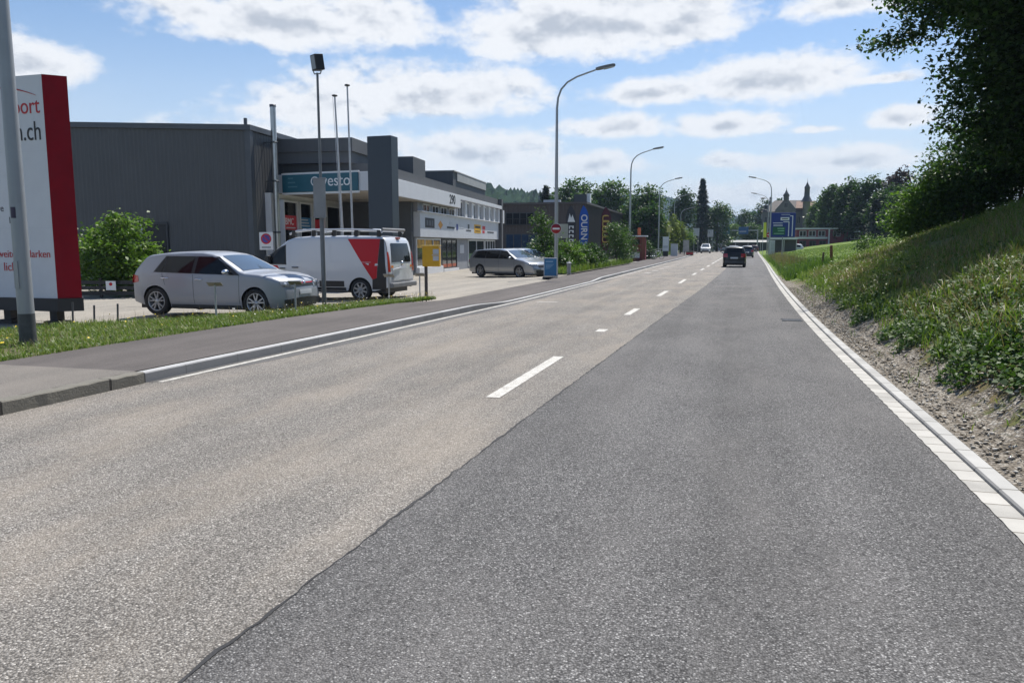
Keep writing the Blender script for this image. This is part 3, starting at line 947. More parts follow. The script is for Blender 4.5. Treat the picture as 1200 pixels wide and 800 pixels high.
# shrubs under it, along the crest
for i, (x, y, rx, rz, m, lab) in enumerate([
        (7.9, 37.3, 1.3, 1.9, L_LIGHT, 'bright green shrub at the outer left end of the thicket under the beech'),
        (9.0, 36.4, 1.6, 3.0, L_MID, 'tall green shrub second from the meadow in the thicket under the beech'),
        (10.7, 35.2, 1.9, 3.0, L_DARK, 'dark shrub in the middle of the thicket below the beech'),
        (12.9, 38.2, 2.2, 3.4, L_DARK, 'dark shrub at the right edge of the picture, highest in the beech thicket'),
        (11.3, 37.8, 1.8, 3.0, L_DARK, 'dark shrub at the back of the beech thicket, second from the right edge'),
        (9.9, 37.8, 1.7, 3.0, L_DARK, 'dark broad shrub right of the middle in the beech thicket')]):
    tree('thicket_shrub', lab, 'shrub', (x, y, gz(x, y) - .05),
         [(0, 0, rz * .75, rx, rx * .8, rz * .8), (-.5 * rx, .2, rz * .5, rx * .8, rx * .7, rz * .55), (.4 * rx, -.2, rz * 1.25, rx * .7, rx * .6, rz * .55)], m, 620, 14, .15, .20, .05, 'shrubs in the thicket under the beech', limbs=8, shell=.3)
# a small bush in the meadow edge
x, y = 6.3, 41.5
tree('small_bush', 'small round bush standing alone at the meadow edge below the thicket', 'bush', (x, y, gz(x, y)), [(0, 0, .4, .8, .6, .45)], L_MID, 60, 14, .12, .14, .03, limbs=4)

# trees on the meadow horizon, right of the old factory
far = 'trees along the top of the meadow'
for i, (x, y, h, r_, m, kind, lab) in enumerate([
        (17.4, 185, 12.5, 2.0, L_MID, 'd', 'slim green tree closest to the tall grey factory'),
        (17.5, 164, 13.6, 2.0, L_MID, 'd', 'tall slender tree behind the red pavilion end'),
        (20.0, 160, 14.4, 2.4, L_DARK, 'd', 'tallest narrow tree of the meadow row'),
        (22.6, 155, 14.2, 2.7, L_DARK, 'd', 'broad dark tree in the middle of the meadow row'),
        (22.6, 143, 9.5, 1.7, L_NEEDLE, 'c', 'dark pointed spruce in front of the meadow row'),
        (24.9, 147, 12.2, 2.8, L_DARK, 'd', 'dark round tree left of the copper beech'),
        (27.6, 157, 15.6, 3.2, L_COPPER, 'd', 'purple-leaved copper beech rising over the meadow row'),
        (26.0, 140, 11.0, 2.7, L_DARK, 'd', 'dark tree in front of the copper beech'),
        (28.6, 135, 11.5, 3.0, L_DARK, 'd', 'dark tree of the meadow row closest to the thicket'),
        (32.5, 133, 11.5, 3.2, L_DARK, 'd', 'dark tree of the meadow row half hidden by the thicket')]):
    b = (x, y, gz(x, y) - .2)
    hh = h - b[2]
    if kind == 'c':
        conifer('spruce_tree', lab, b, hh, r_, n=1500, leaf=.6, group=far)
    else:
        nm = 'copper_beech' if m is L_COPPER else 'broadleaf_tree'
        tree(nm, lab, 'tree', b, [(0, 0, hh * .52, r_, r_, hh * .36), (r_ * .35, 0, hh * .80, r_ * .62, r_ * .6, hh * .2), (-r_ * .45, 0, hh * .36, r_ * .8, r_ * .7, hh * .3), (.3 * r_, .2, hh * .3, r_ * .9, r_ * .7, hh * .26), (-r_ * .3, 0, hh * .7, r_ * .6, r_ * .6, hh * .2)],
             m, 520, 12, .55, .36, .25, far, limbs=5, shell=.35)

# trees behind the brown building and along the left side of the street
grp = 'trees beyond the brown flat-roofed building'
def broad(x, y, h, r_, m, lab, group=None, cl=420, leaf=.5, z=0.0, low=.30, name='broadleaf_tree', sig=.42):
    tree(name, lab, 'tree', (x, y, z), [(0, 0, h * .58, r_, r_ * .9, h * .30), (r_ * .5, .3, h * .72, r_ * .6, r_ * .6, h * .22), (-r_ * .55, -.2, h * .62, r_ * .6, r_ * .6, h * .24), (0, 0, h * .85, r_ * .55, r_ * .5, h * .15), (r_ * .5, 0, h * (low + .12), r_ * .6, r_ * .6, h * .16), (-r_ * .4, 0, h * (low + .1), r_ * .65, r_ * .6, h * .17)],
         m, cl, 11, leaf, sig, .28, group, limbs=7, shell=.4)
conifer('spruce_tree', 'dark spruce rising over the brown flat roof', (-28.8, 118.8, -.3), 11.4, 2.1, n=1800, leaf=.55, group=grp)
conifer('spruce_tree', 'small distant spruce above the left end of the brown roof', (-51.0, 206, -.3), 16.3, 2.0, n=1200, leaf=.7, group=grp)
broad(-30.6, 150, 15.0, 5.0, L_MID, 'large round tree directly behind the brown roof corner', grp, 620, .6)
broad(-35.5, 158, 12.5, 3.4, L_DARK, 'darker tree half hidden between spruce and big round tree', grp, 360, .6)
broad(-23.8, 152, 14.2, 4.4, L_MID, 'large tree behind the sloping brown roof edge', grp, 560, .6)
broad(-28.0, 140, 11, 3.2, L_DARK, 'dark tree low behind the two brown roof trees', grp, 320, .6)
broad(-14.2, 123, 11.2, 3.0, L_MID, 'tall dense tree between brown building and second street lamp', None, 620, .42, low=.12)
broad(-12.6, 119, 8.0, 2.0, L_DARK, 'dark lower tree in front of the tall dense tree by the second lamp', None, 320, .42, low=.1)
broad(-11.2, 171, 13.8, 2.7, L_DARK, 'narrow dark tree left of the giant conifer', None, 460, .5, low=.1)
conifer('giant_conifer', 'tall dark giant conifer with a dense column-shaped crown behind the crossing', (-7.4, 178, -.3), 16.9, 3.1, n=14000, leaf=.42, lowest=.02, tr=.4, power=.88)
broad(-4.2, 188, 11.8, 3.1, L_MID, 'round green tree right of the giant conifer', None, 480, .5, low=.1)
for i, (x, y, h, lab) in enumerate([(-10.9, 121, 6.4, 'yellow-green upright tree behind the white notice board'), (-9.7, 127, 6.5, 'tallest yellow-green upright tree by the pavement'), (-8.9, 132, 5.6, 'yellow-green upright tree closest to the crossing'), (-10.4, 125, 5.2, 'yellow-green upright tree at the rear of its group')]):
    tree('columnar_tree', lab, 'tree', (x, y, 0), [(0, 0, h * .55, .95, .95, h * .45), (.3, 0, h * .4, .9, .9, h * .33)], L_YELL, 240, 10, .30, .22, .1, 'yellow-green upright trees by the pavement', limbs=4, shell=.3)
broad(2.2, 253, 13.0, 2.4, L_DARK, 'small dark pine far beyond the crossing', None, 200, .6, low=.45, name='pine_tree')
broad(9.2, 277, 17.0, 4.4, L_DARK, 'dark tree standing behind the old factory', None, 320, .8)
broad(14.5, 283, 17.5, 4.0, L_DARK, 'second dark tree hidden behind the old factory', None, 300, .8)
broad(3.6, 211, 7.2, 2.7, L_MID, 'round green tree right of the crossing below the old factory', None, 420, .42, low=.1)
broad(6.4, 216, 6.0, 2.0, L_DARK, 'dark low tree between crossing and old factory', None, 300, .42, low=.05)
broad(-1.0, 236, 8.0, 2.0, L_LIGHT, 'light green tree seen under the blue gantry signs', None, 260, .45, low=.05)
broad(-8.6, 150, 4.6, .8, L_LIGHT, 'thin young street tree before the crossing', None, 150, .26, low=.4)
for (x, y, h, r_) in ((-17, 150, 6, 3.6), (-20, 170, 6.5, 4), (-14, 186, 6, 3.4), (-9, 196, 6, 3)):
    broad(x, y, h, r_, L_DARK, {-17: 'dark tree behind the yellow-green upright trees', -20: 'broad dark tree far left behind the street trees', -14: 'dark tree left of the giant conifer foot', -9: 'dark low tree behind the giant conifer'}[x], 'dark trees behind the street', 380, .55, low=.05)

# roadside shrubs between entry and notice boards
rs = 'roadside shrubs behind the left pavement'
for (x, y, h, r_, m, lab) in [
        (-10.6, 43.4, 3.6, .85, L_MID, 'tall loose shrub directly behind the no-entry lamp post'),
        (-9.4, 41.6, 1.3, .7, L_MID, 'low shrub at the foot of the no-entry lamp post'),
        (-9.3, 44.2, 1.9, .8, L_LIGHT, 'bright shrub right of the no-entry lamp post'),
        (-9.1, 47.2, 1.7, .85, L_MID, 'round shrub below the blue feather flag'),
        (-9.0, 50.4, 1.7, .7, L_DARK, 'dark shrub below the dark red feather flag'),
        (-9.2, 53.0, 1.2, .7, L_DARK, 'dark upright shrub right of the dark red feather flag'),
        (-8.9, 60.0, 3.5, 1.0, L_MID, 'tall reddish-stemmed shrub in the roadside row'),
        (-9.0, 63.2, 3.1, .95, L_DARK, 'dark shrub second from the red hut'),
        (-9.1, 67.0, 3.5, 1.0, L_DARK, 'dark dense shrub closest to the red hut'),
        (-11.6, 47.0, 1.9, 1.1, L_MID, 'wide shrub behind the row under the dark grey feather flag')]:
    tree('roadside_shrub', lab, 'shrub', (x, y, .02), [(0, 0, h * .52, r_, r_ * .9, h * .42), (r_ * .4, 0, h * .35, r_ * .8, r_ * .7, h * .3), (-r_ * .3, 0, h * .75, r_ * .6, r_ * .6, h * .26)], m, 210, 13, .14, .17, .05, rs, limbs=9, shell=.3)
# bush in front of the dark hall, left of the silver car
tree('laurel_bush', 'large bright green bush in front of the dark hall, left of the silver hatchback', 'bush', (-20.25, 22.0, -.15),
     [(0, 0, 1.3, 1.2, 1.2, 1.15), (.45, -.2, .9, 1.0, 1.1, .85), (-1.0, .1, 1.2, 1.0, 1.1, 1.0), (.25, 0, 2.35, .55, .6, .55), (-.6, 0, 2.2, .5, .6, .5), (.8, 0, 1.5, .4, .5, .4), (.95, .1, .7, .4, .6, .5), (-.2, -.3, 2.75, .22, .25, .3), (-1.5, 0, 1.9, .4, .4, .3), (1.25, -.2, 1.25, .3, .3, .2), (.1, -.6, 1.9, .5, .4, .4)], L_LIGHT, 420, 20, .15, .16, .05, limbs=24, shell=.45)
tree('laurel_bush', 'darker bush behind the bright one at the dark hall wall', 'bush', (-22.6, 23.6, -.15), [(0, 0, 1.2, 1.5, 1.2, 1.2), (1.2, 0, .9, 1.2, 1, .9)], L_MID, 300, 14, .14, .2, .07, limbs=8)

# ------------------------------------------------------------------ far wooded hills
def hill_mat():
    m = bpy.data.materials.new('wooded_hill')
    m.use_nodes = True
    t = NT(m.node_tree)
    b = m.node_tree.nodes['Principled BSDF']
    p = t.pos()
    m.node_tree.links.new(t.ramp(t.noise(p, .09, 6, .75), [(.3, (.012, .026, .012)), (.55, (.024, .046, .018)), (.75, (.045, .07, .025))]), b.inputs['Base Color'])
    b.inputs['Roughness'].default_value = 1.0
    b.inputs['Specular IOR Level'].default_value = 0.0
    return m
def hills(name, pts, depth, m):
    """ridge through points (x, y, crest z): a wooded slope with an uneven tree-top surface"""
    L = [Vector(p) for p in pts]
    mb = MB()
    us = [i / 300 * (len(L) - 1) for i in range(301)]
    def fn(u, v):
        i = min(int(u), len(L) - 2); f = u - i; f = f * f * (3 - 2 * f)
        p = L[i].lerp(L[i + 1], f)
        d = Vector((p.x, p.y, 0)).normalized()
        q = p + d * depth * (v - 1)
        prof = math.sin(min(1, v) * math.pi / 2) ** .8 if v <= 1 else 1 - (v - 1) * .5
        z = p.z * prof + (random.uniform(-.03, .05) * min(p.z, 60) + (random.random() ** 6) * 5) * (1 if 0 < v else 0)
        return (q.x, q.y, z - .45)
    mb.grid(fn, us, [0, .1, .2, .3, .38, .46, .54, .6, .66, .72, .77, .82, .86, .9, .94, .97, 1.0, 1.1, 1.4], smooth=False)
    return mb.build(name, m, kind='structure')
HM = hill_mat()
hills('hills', [(-700, -250, 14), (-720, -50, 30), (-660, 140, 36), (-560, 300, 34), (-400, 420, 46), (-300, 520, 53), (-225, 575, 48), (-150, 600, 40), (-100, 625, 16)], 150, HM)
hills('hills', [(-420, 1300, 50), (-260, 1400, 88), (-140, 1480, 92), (-60, 1490, 70), (0, 1450, 50), (60, 1400, 62), (130, 1380, 52), (260, 1350, 40), (500, 1300, 50)], 350, HM)

# ------------------------------------------------------------------ haze over the valley
mb = MB()
mb.box(-2400, 2400, -2400, 2400, -1.6, 125)
hz = bpy.data.materials.new('haze_air')
hz.use_nodes = True
hz.node_tree.nodes.clear()
_t = NT(hz.node_tree)
pv = _t.n('ShaderNodeVolumePrincipled')
pv.inputs['Color'].default_value = (.52, .66, .88, 1)
pv.inputs['Density'].default_value = .00026
ho = _t.n('ShaderNodeOutputMaterial')
hz.node_tree.links.new(pv.outputs[0], ho.inputs['Volume'])
mb.build('haze', hz, kind='stuff')

# ------------------------------------------------------------------ lettering
def letters(name, body, h, loc, xdir, normal, m, parent=None, align='LEFT', depth=.004, shear=0.0, wscale=1.0, bold=0.0):
    cu = bpy.data.curves.new(name, 'FONT')
    cu.body = body
    cu.size = h
    cu.extrude = depth
    cu.align_x = align
    cu.align_y = 'CENTER'
    cu.shear = shear
    cu.materials.append(m)
    o = bpy.data.objects.new(name, cu)
    COL.objects.link(o)
    cu.offset = bold
    dg = bpy.context.evaluated_depsgraph_get()
    me = bpy.data.meshes.new_from_object(o.evaluated_get(dg))
    bpy.data.objects.remove(o)
    bpy.data.curves.remove(cu)
    if not me.materials: me.materials.append(m)
    o = bpy.data.objects.new(name, me)
    COL.objects.link(o)
    x = Vector(xdir).normalized(); z = Vector(normal).normalized(); y = z.cross(x)
    M = Matrix(((x.x * wscale, y.x, z.x, loc[0]), (x.y * wscale, y.y, z.y, loc[1]), (x.z * wscale, y.z, z.z, loc[2]), (0, 0, 0, 1)))
    o.matrix_world = M
    if parent is not None:
        o.parent = parent
    return o

M_INK = mat('black_ink', (.02, .02, .022), .6, var=0)
M_WINK = mat('white_ink', (.75, .76, .77), .6, var=0)
M_RINK = mat('red_ink', (.42, .015, .02), .5, var=0)

# ------------------------------------------------------------------ dark metal-clad hall
RZ = R(6.03)
def clad_mat():
    m = mat('dark_cladding', (.071, .074, .077), .5, .12, var=.10, vscale=.6, streak=.5)
    return m
M_CLAD = clad_mat()
M_CLADTRIM = mat('dark_trim', (.075, .082, .092), .45, .2, var=.08)
hall = thing('metal_hall', 'long dark grey hall with ribbed metal walls and a slightly sloping roof edge', 'hall', (-21.5, 31.2, 0), RZ)
def ribbed(x0, x1, y, ztop, zb, pitch=.22, dep=.012):
    """ribbed sheet along x at depth y (towards -y), top follows ztop(x)"""
    mb = MB()
    pr = []
    x = x0
    while x < x1 - 1e-6:
        for (f, d) in ((0, 0), (.42, 0), (.54, dep), (.88, dep)):
            pr.append((min(x + pitch * f, x1), y - d))
        x += pitch
    pr.append((x1, y))
    vs = [(p[0], p[1], zb) for p in pr] + [(p[0], p[1], ztop(p[0])) for p in pr]
    n = len(pr)
    mb.add(vs, [(i, i + 1, n + i + 1, n + i) for i in range(n - 1)])
    return mb
ht = lambda x: 6.86 - .040 * x
mb = ribbed(-24, -.18, 0, ht, -.3)
mb.add([(-24, 0, -.3), (-24, 20, -.3), (-24, 20, ht(-24)), (-24, 0, ht(-24))], [(0, 3, 2, 1)])
mb.build('front_cladding', M_CLAD, hall)
mb = MB()
vs = []
n = 40
for i in range(n + 1):
    for (f, d) in ((0, 0), (.42, 0), (.54, .045), (.88, .045)):
        vs.append((0 + d * .3, .18 + (i + f) * .26))
sv = [(a, b, -.3) for a, b in vs] + [(a, b, 6.86) for a, b in vs]
k = len(vs)
mb.add(sv, [(i, i + 1, k + i + 1, k + i) for i in range(k - 1)])
mb.build('side_cladding', M_CLAD, hall)
mb = MB()
mb.box(-.2, .07, -.07, .2, -.3, 6.86)
mb.build('corner_trim', M_CLADTRIM, hall)
mb = MB()
mb.add([(-24.1, -.12, ht(-24) + .16), (.12, -.12, 7.02), (.12, 20, 7.02), (-24.1, 20, ht(-24) + .16), (-24.1, -.12, ht(-24) - .08), (.12, -.12, 6.78), (.12, 20, 6.78), (-24.1, 20, ht(-24) - .08)],
       [(0, 1, 2, 3), (4, 7, 6, 5), (0, 4, 5, 1), (1, 5, 6, 2), (2, 6, 7, 3), (3, 7, 4, 0)])
mb.build('roof', M_CLADTRIM, hall)
mb = MB()
mb.box(-.46, -.34, .4, .52, 6.95, 7.4)
mb.build('roof_vent', M_CLADTRIM, hall)
fr = MB()
fr.box(-6.05, -4.30, -.09, -.05, .78, .86); fr.box(-6.05, -4.30, -.09, -.05, 2.56, 2.66)
for x in (-6.05, -4.38):
    fr.box(x, x + .08, -.09, -.05, .86, 2.56)
wf = fr.build('window', mat('anthracite_frame', (.03, .033, .037), .5), hall)
mb = MB(); mb.box(-5.97, -4.38, -.07, -.055, .86, 2.56); mb.build('pane', M_GLASSDK, wf)
mb = MB(); mb.box(-5.75, -5.62, -.10, -.071, .86, 2.56); mb.build('mullion', M_LGREY, wf)

o = thing('flue_pipe', 'tall shiny steel flue pipe on the corner of the dark hall', 'flue pipe', (-21.12, 32.6, 0))
mb = MB(); mb.tube([(0, 0, -.2), (0, 0, 8.1)], .135, 16); mb.build('pipe', mat('stainless_pipe', (.42, .42, .41), .28, .8, var=.15, vscale=3, streak=.5), o)
for z in (2.2, 4.6, 6.4):
    MB().lathe([(.137, z - .04), (.16, z - .04), (.16, z + .04), (.137, z + .04)]).box(-.5, -.1, -.03, .03, z - .02, z + .02).build('bracket', M_CLADTRIM, o)
mb = MB(); mb.lathe([(0, 8.14), (.15, 8.13), (.15, 8.02)]); mb.build('cap', M_CLADTRIM, o)

# no-parking board on its post by the hall corner
o = thing('no_parking_sign', 'white board with a red and blue no-parking disc by the dark hall corner', 'sign', (-20.25, 30.35, -.15), R(14))
mb = MB(); mb.tube([(0, .03, 0), (0, .03, 2.2)], .025, 8); mb.build('post', M_GALV, o)
mb = MB(); mb.box(-.31, .31, -.015, 0, 1.53, 2.31); b = mb.build('board', M_WHITE, o, bevel=.004)
mb = MB(); mb.lathe([(.235, -.012), (.235, -.019), (.175, -.019), (.175, -.012)], (0, -.006, 2.02), 'y', 28); mb.build('red_ring', M_RED, b)
mb = MB(); mb.lathe([(0, -.018), (.175, -.018)], (0, -.006, 2.02), 'y', 28); mb.build('blue_disc', mat('disc_blue', (.08, .07, .30), .5), b)
mb = MB()
for a in (45, 135):
    mb.box(-.2, .2, -.029, -.0245, -.024, .024, M=Matrix.Translation((0, 0, 2.02)) @ Matrix.Rotation(R(a), 4, 'Y'))
    break
mb.build('bar', M_RED, b)
MB().box(-.21, .21, -.019, -.0155, 1.62, 1.66).build('small_print', M_DKGREY, b)

# ------------------------------------------------------------------ shop building (local x = towards the street, y = along it)
shop = thing('shop_building', 'flat-roofed shop building with white canopy, white logo band, upper window row and teal shop sign', 'shop building', (-16.32, 32.76, 0), RZ)
M_FASCIA = mat('white_fascia', (.60, .61, .63), .5, var=.04, vscale=1.5, streak=.3)
M_FACADE = mat('facade_panel', (.52, .54, .57), .5, var=.04, vscale=1.2)
M_PARAPET = mat('fibre_cement', (.088, .093, .10), .75, var=.10, vscale=1.2, streak=.4)
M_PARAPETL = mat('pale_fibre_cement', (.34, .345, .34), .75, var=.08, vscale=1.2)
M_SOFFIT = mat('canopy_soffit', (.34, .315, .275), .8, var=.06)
M_DARKROOM = mat('dark_interior', (.022, .024, .025), .9, var=.2)
mb = MB(); mb.prism([(0, 0), (0, 17.6), (-5.3, 17.6), (-5.3, 1.17)], 4.09, 4.96); mb.box(-.12, 0.0, 17.6, 32.6, 4.68, 4.96)
mb.build('canopy', M_FASCIA, shop, bevel=.015)
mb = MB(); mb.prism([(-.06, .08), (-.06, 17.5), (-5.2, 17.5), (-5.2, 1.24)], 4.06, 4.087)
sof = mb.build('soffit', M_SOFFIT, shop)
for y in (2.5, 6, 9.5, 13):
    MB().box(-3.6, -2.2, y, y + .14, 4.045, 4.056).build('lamp_strip', M_DKGREY, sof)
# walls
mb = MB()
mb.box(-8, -.3, 9.0, 32.6, 2.06, 3.50)                              # logo band
mb.build('logo_band', M_FACADE, shop, bevel=.01)
mb = MB()
mb.box(-8, -.62, 9.02, 32.55, -.3, 2.057); mb.box(-8, -.45, 9.02, 32.55, 3.503, 4.95)
mb.build('wall', mat('grey_render', (.26, .27, .29), .8, var=.06), shop)
mb = MB()
mb.box(-5.32, -.70, 8.6, 8.98, -.3, 4.05)
mb.build('return_wall', mat('anthracite_panel', (.085, .092, .10), .6, var=.06), shop)
mb = MB(); mb.box(-2.1, -1.75, 8.2, 8.59, -.3, 4.05); mb.build('column', M_WHITE, shop)
mb = MB()
mb.box(-.9, -.02, 32.61, 33.2, -.3, 5.55); mb.build('end_wall', M_PARAPET, shop)
# roof volumes
mb = MB()
mb.box(-9, -.35, 2.2, 33.2, 4.97, 5.55)
mb.box(-10.5, -1.5, 1.7, 8.0, 5.56, 6.08); mb.box(-10.5, -1.4, 1.6, 8.1, 6.09, 6.72)
mb.box(-4.6, -1.6, 12.0, 14.6, 5.56, 6.98)
mb.box(-8.8, -1.15, 20.0, 31.0, 5.56, 6.80)
mb.build('roof', M_PARAPET, shop)
mb = MB()
mb.box(-8.85, -1.05, 19.95, 31.1, 6.805, 6.88); mb.box(-1.145, -1.07, 21.0, 31.0, 6.2, 6.78)
mb.build('roof_edge', M_PARAPETL, shop)
# upper windows
M_WFRAME = mat('white_window_frame', (.62, .64, .66), .45, var=.03)
def window(parent, x, y0, y1, z0, z1, nmull=1, fr_=.07, fm=None, pane=None, out=.06):
    """window in a wall facing +x"""
    a = MB()
    a.box(x, x + out, y0, y1, z0, z0 + fr_); a.box(x, x + out, y0, y1, z1 - fr_, z1)
    a.box(x, x + out, y0, y0 + fr_, z0 + fr_, z1 - fr_); a.box(x, x + out, y1 - fr_, y1, z0 + fr_, z1 - fr_)
    for i in range(1, nmull):
        yc = y0 + (y1 - y0) * i / nmull
        a.box(x, x + out * .9, yc - fr_ * .4, yc + fr_ * .4, z0 + fr_, z1 - fr_)
    f = a.build('window', fm or M_WFRAME, parent)
    b = MB(); b.box(x + .005, x + .02, y0 + fr_, y1 - fr_, z0 + fr_, z1 - fr_); b.build('pane', pane or M_GLASSDK, f)
    return f
for i in range(4):
    y = 9.9 + i * 2.0
    window(shop, -.45, y, y + 1.5, 3.52, 4.02, 2)
mb = MB()
for i in range(8):
    y = 18.3 + i * 2.05
    window(shop, -.45, y, y + 1.35, 3.52, 4.64, 2)
    MB().box(-.45, -.18, y + 1.37, y + 2.03, 3.52, 4.66).build('pier', M_FASCIA, shop)
mb = MB(); mb.box(-.45, -.16, 8.95, 32.62, 3.503, 3.56); mb.build('sill', M_WHITE, shop)
# ground floor glazing
M_SHOPGLASS = mat('shop_glass', (.03, .036, .038), .06, var=0, spec=.7)
window(shop, -.62, 8.2 + .9, 14.4, .28, 2.0, 3, .09, pane=M_SHOPGLASS)
d = window(shop, -.62, 14.7, 18.7, .02, 2.0, 3, .08, mat('dark_frame', (.03, .03, .033), .5), M_SHOPGLASS)
window(shop, -.62, 22.2, 27.9, .02, 2.0, 2, .10, pane=M_SHOPGLASS)
window(shop, -.62, 28.2, 32.4, .02, 2.0, 4, .10, pane=M_SHOPGLASS)
mb = MB(); mb.box(-.62, -.40, 8.2 + .9, 14.4, -.2, .27); mb.box(-.62, -.42, 14.7, 18.7, -.2, .015); mb.build('plinth', M_WHITE, shop)
M_POSTER = mat('orange_posters', (.46, .26, .03), .6, var=.45, vscale=2.2)
mb = MB(); mb.box(-.599, -.595, 9.2, 12.4, 1.42, 1.90); mb.box(-.599, -.595, 12.7, 14.2, 1.42, 1.85); mb.build('orange_poster', M_POSTER, shop)
mb = MB(); mb.box(-.599, -.595, 14.85, 18.5, .12, .34); mb.build('red_poster', mat('brick_poster', (.35, .09, .04), .6, var=.3), shop)
mb = MB(); mb.box(-.599, -.595, 22.4, 24.7, .15, .95); mb.build('green_poster', mat('green_poster', (.06, .16, .05), .6, var=.4, vscale=2), shop)
mb = MB(); mb.box(-.62, -.57, 19.6, 20.8, 1.0, 1.6); mb.build('notice_panel', M_LGREY, shop)
# logos on the band
def plate(parent, name, y0, y1, z0, z1, m, x=-.3, th=.012):
    a = MB(); a.box(x + .001, x + th, y0, y1, z0, z1); return a.build(name, m, parent)
p_ = plate(shop, 'black_logo', 10.0, 12.0, 2.62, 3.2, M_INK)
for j in range(3):
    plate(p_, 'logo_letter', 10.25 + j * .55, 10.6 + j * .55, 2.75, 3.07, mat('faded_ink', (.10, .11, .13), .6), -.288, .006)
a = MB(); a.prism([(0, -.26), (.55, 0), (0, .26), (-.55, 0)], 0, .012, M=Matrix(((0, 0, 1, -.299), (1, 0, 0, 13.4), (0, 1, 0, 2.86), (0, 0, 0, 1)))); a.build('orange_logo', mat('logo_orange', (.6, .27, .03), .5), shop)
for (y0, y1, z0, z1, m) in ((15.0, 17.0, 2.68, 2.80, M_INK), (15.7, 16.3, 2.95, 3.12, M_LGREY), (17.5, 17.95, 2.62, 3.02, M_SIGNBLUE), (18.1, 19.6, 2.76, 2.88, M_LGREY), (20.4, 21.9, 2.60, 2.68, M_INK), (20.9, 21.4, 2.78, 3.08, M_DKGREY),
                             (23.0, 25.3, 2.50, 3.14, M_YELLOW), (25.9, 26.9, 2.80, 3.08, M_RED), (25.9, 26.7, 2.52, 2.72, M_RED), (27.8, 30.4, 2.58, 2.68, M_INK)):
    q = plate(shop, 'logo', y0, y1, z0, z1, m)
    if m is M_YELLOW:
        plate(q, 'logo_letter', 23.3, 25.0, 2.88, 3.02, M_INK, -.288, .005); plate(q, 'logo_letter', 23.3, 25.0, 2.62, 2.68, M_INK, -.288, .005)
letters('house_number', '290', .80, (.004, 14.6, 4.52), (0, 1, 0), (1, 0, 0), M_INK, shop, depth=.006, wscale=1.25, bold=.02)
# teal sign on the canopy end, which runs slightly askew
SG = Matrix.Rotation(-math.atan2(1.17, 5.3), 4, 'Z')
def sgp(x, y, z):
    return SG @ Vector((x, y, z))
sx, sn = SG @ Vector((1, 0, 0)), SG @ Vector((0, -1, 0))
sgn = MB().box(-4.85, -.55, -.10, -.004, 4.10, 4.93, M=SG).build('sign_panel', M_TEAL, shop, bevel=.01)
MB().box(-4.9, -.5, -.07, -.005, 4.935, 5.02, M=SG).box(-4.9, -.5, -.07, -.005, 4.0, 4.095, M=SG).build('sign_trim', M_WHITE, shop)
letters('lettering', 'vesto', .74, sgp(-2.55, -.104, 4.58), sx, sn, M_WINK, sgn)
MB().tube([sgp(-2.93 + .2 * math.cos(a), -.108, 4.58 + .2 * math.sin(a)) for a in [R(20 + 14 * i) for i in range(24)]], .028, 6).build('ring_emblem', M_WINK, sgn)
for j in range(3):
    MB().box(-4.5, -4.2 + .12 * j, -.106, -.1015, 4.73 - j * .2, 4.79 - j * .2, M=SG).build('small_print', mat('pale_teal_ink', (.07, .18, .22), .6), sgn)
# recessed shopfront under the canopy
mb = MB(); mb.box(-8.0, -5.02, .25, 9.0, -.3, 4.06); mb.build('shopfront_wall', M_WHITE, shop)
M_CLEAR = bpy.data.materials.new('clear_glass'); M_CLEAR.use_nodes = True
_n = M_CLEAR.node_tree; _t2 = NT(_n)
_tr = _t2.n('ShaderNodeBsdfTransparent'); _tr.inputs[0].default_value = (.62, .66, .66, 1)
_gl = _t2.n('ShaderNodeBsdfGlossy'); _gl.inputs['Roughness'].default_value = .03
_fx = _t2.n('ShaderNodeFresnel'); _mx = _t2.n('ShaderNodeMixShader')
_n.links.new(_fx.outputs[0], _mx.inputs[0]); _n.links.new(_tr.outputs[0], _mx.inputs[1]); _n.links.new(_gl.outputs[0], _mx.inputs[2])
_n.links.new(_mx.outputs[0], _n.nodes['Material Output'].inputs['Surface'])
M_TUBE = mat('lit_tube', (.8, .8, .7), .5, var=0, emit=(1.0, .88, .62, 3.0))
for j, (y0, y1) in enumerate(((1.15, 2.75), (2.95, 4.45), (4.6, 6.1), (6.25, 8.3))):
    w_ = window(shop, -5.019, y0, y1, .1, 3.78, 1, .09, fm=M_WFRAME, out=.2)
    bpy.data.objects.remove(w_.children[0]) if w_.children else None
    a = MB(); a.box(-5.015, -5.01, y0 + .09, y1 - .09, .19, 3.69); a.build('room', M_DARKROOM, w_)
    a = MB(); a.box(-4.92, -4.915, y0 + .09, y1 - .09, .19, 3.69); a.build('pane', M_CLEAR, w_)
    a = MB(); a.box(-5.0, -4.97, y0 + .2, y1 - .3, 3.42, 3.47); a.box(-5.0, -4.97, y0 + .55, y1 - .45, 3.02, 3.06); a.build('ceiling_lamp', M_TUBE, w_)
for (y0, y1, z0, z1, m, t_) in ((1.3, 2.7, 2.35, 3.05, M_RED, 'BMC'), (3.0, 4.4, 2.45, 3.0, M_BLUE, ''), (4.7, 6.0, 2.35, 2.95, M_RED, ''), (5.0, 7.0, 1.7, 2.4, M_WHITE, '')):
    q = plate(shop, 'window_poster', y0, y1, z0, z1, m, -4.91)
    if t_:
        letters('lettering', t_, .46, (-4.895, y0 + .1, (z0 + z1) / 2 + .04), (0, 1, 0), (1, 0, 0), M_WINK, q)
        plate(q, 'small_print', y0 + .2, y1 - .2, z0 + .07, z0 + .12, M_LGREY, -4.897, .004)
    elif m is M_BLUE:
        for k in range(3):
            plate(q, 'small_print', y0 + .12, y1 - .2 - .1 * k, z0 + .1 + k * .15, z0 + .16 + k * .15, M_LGREY, -4.897, .004)

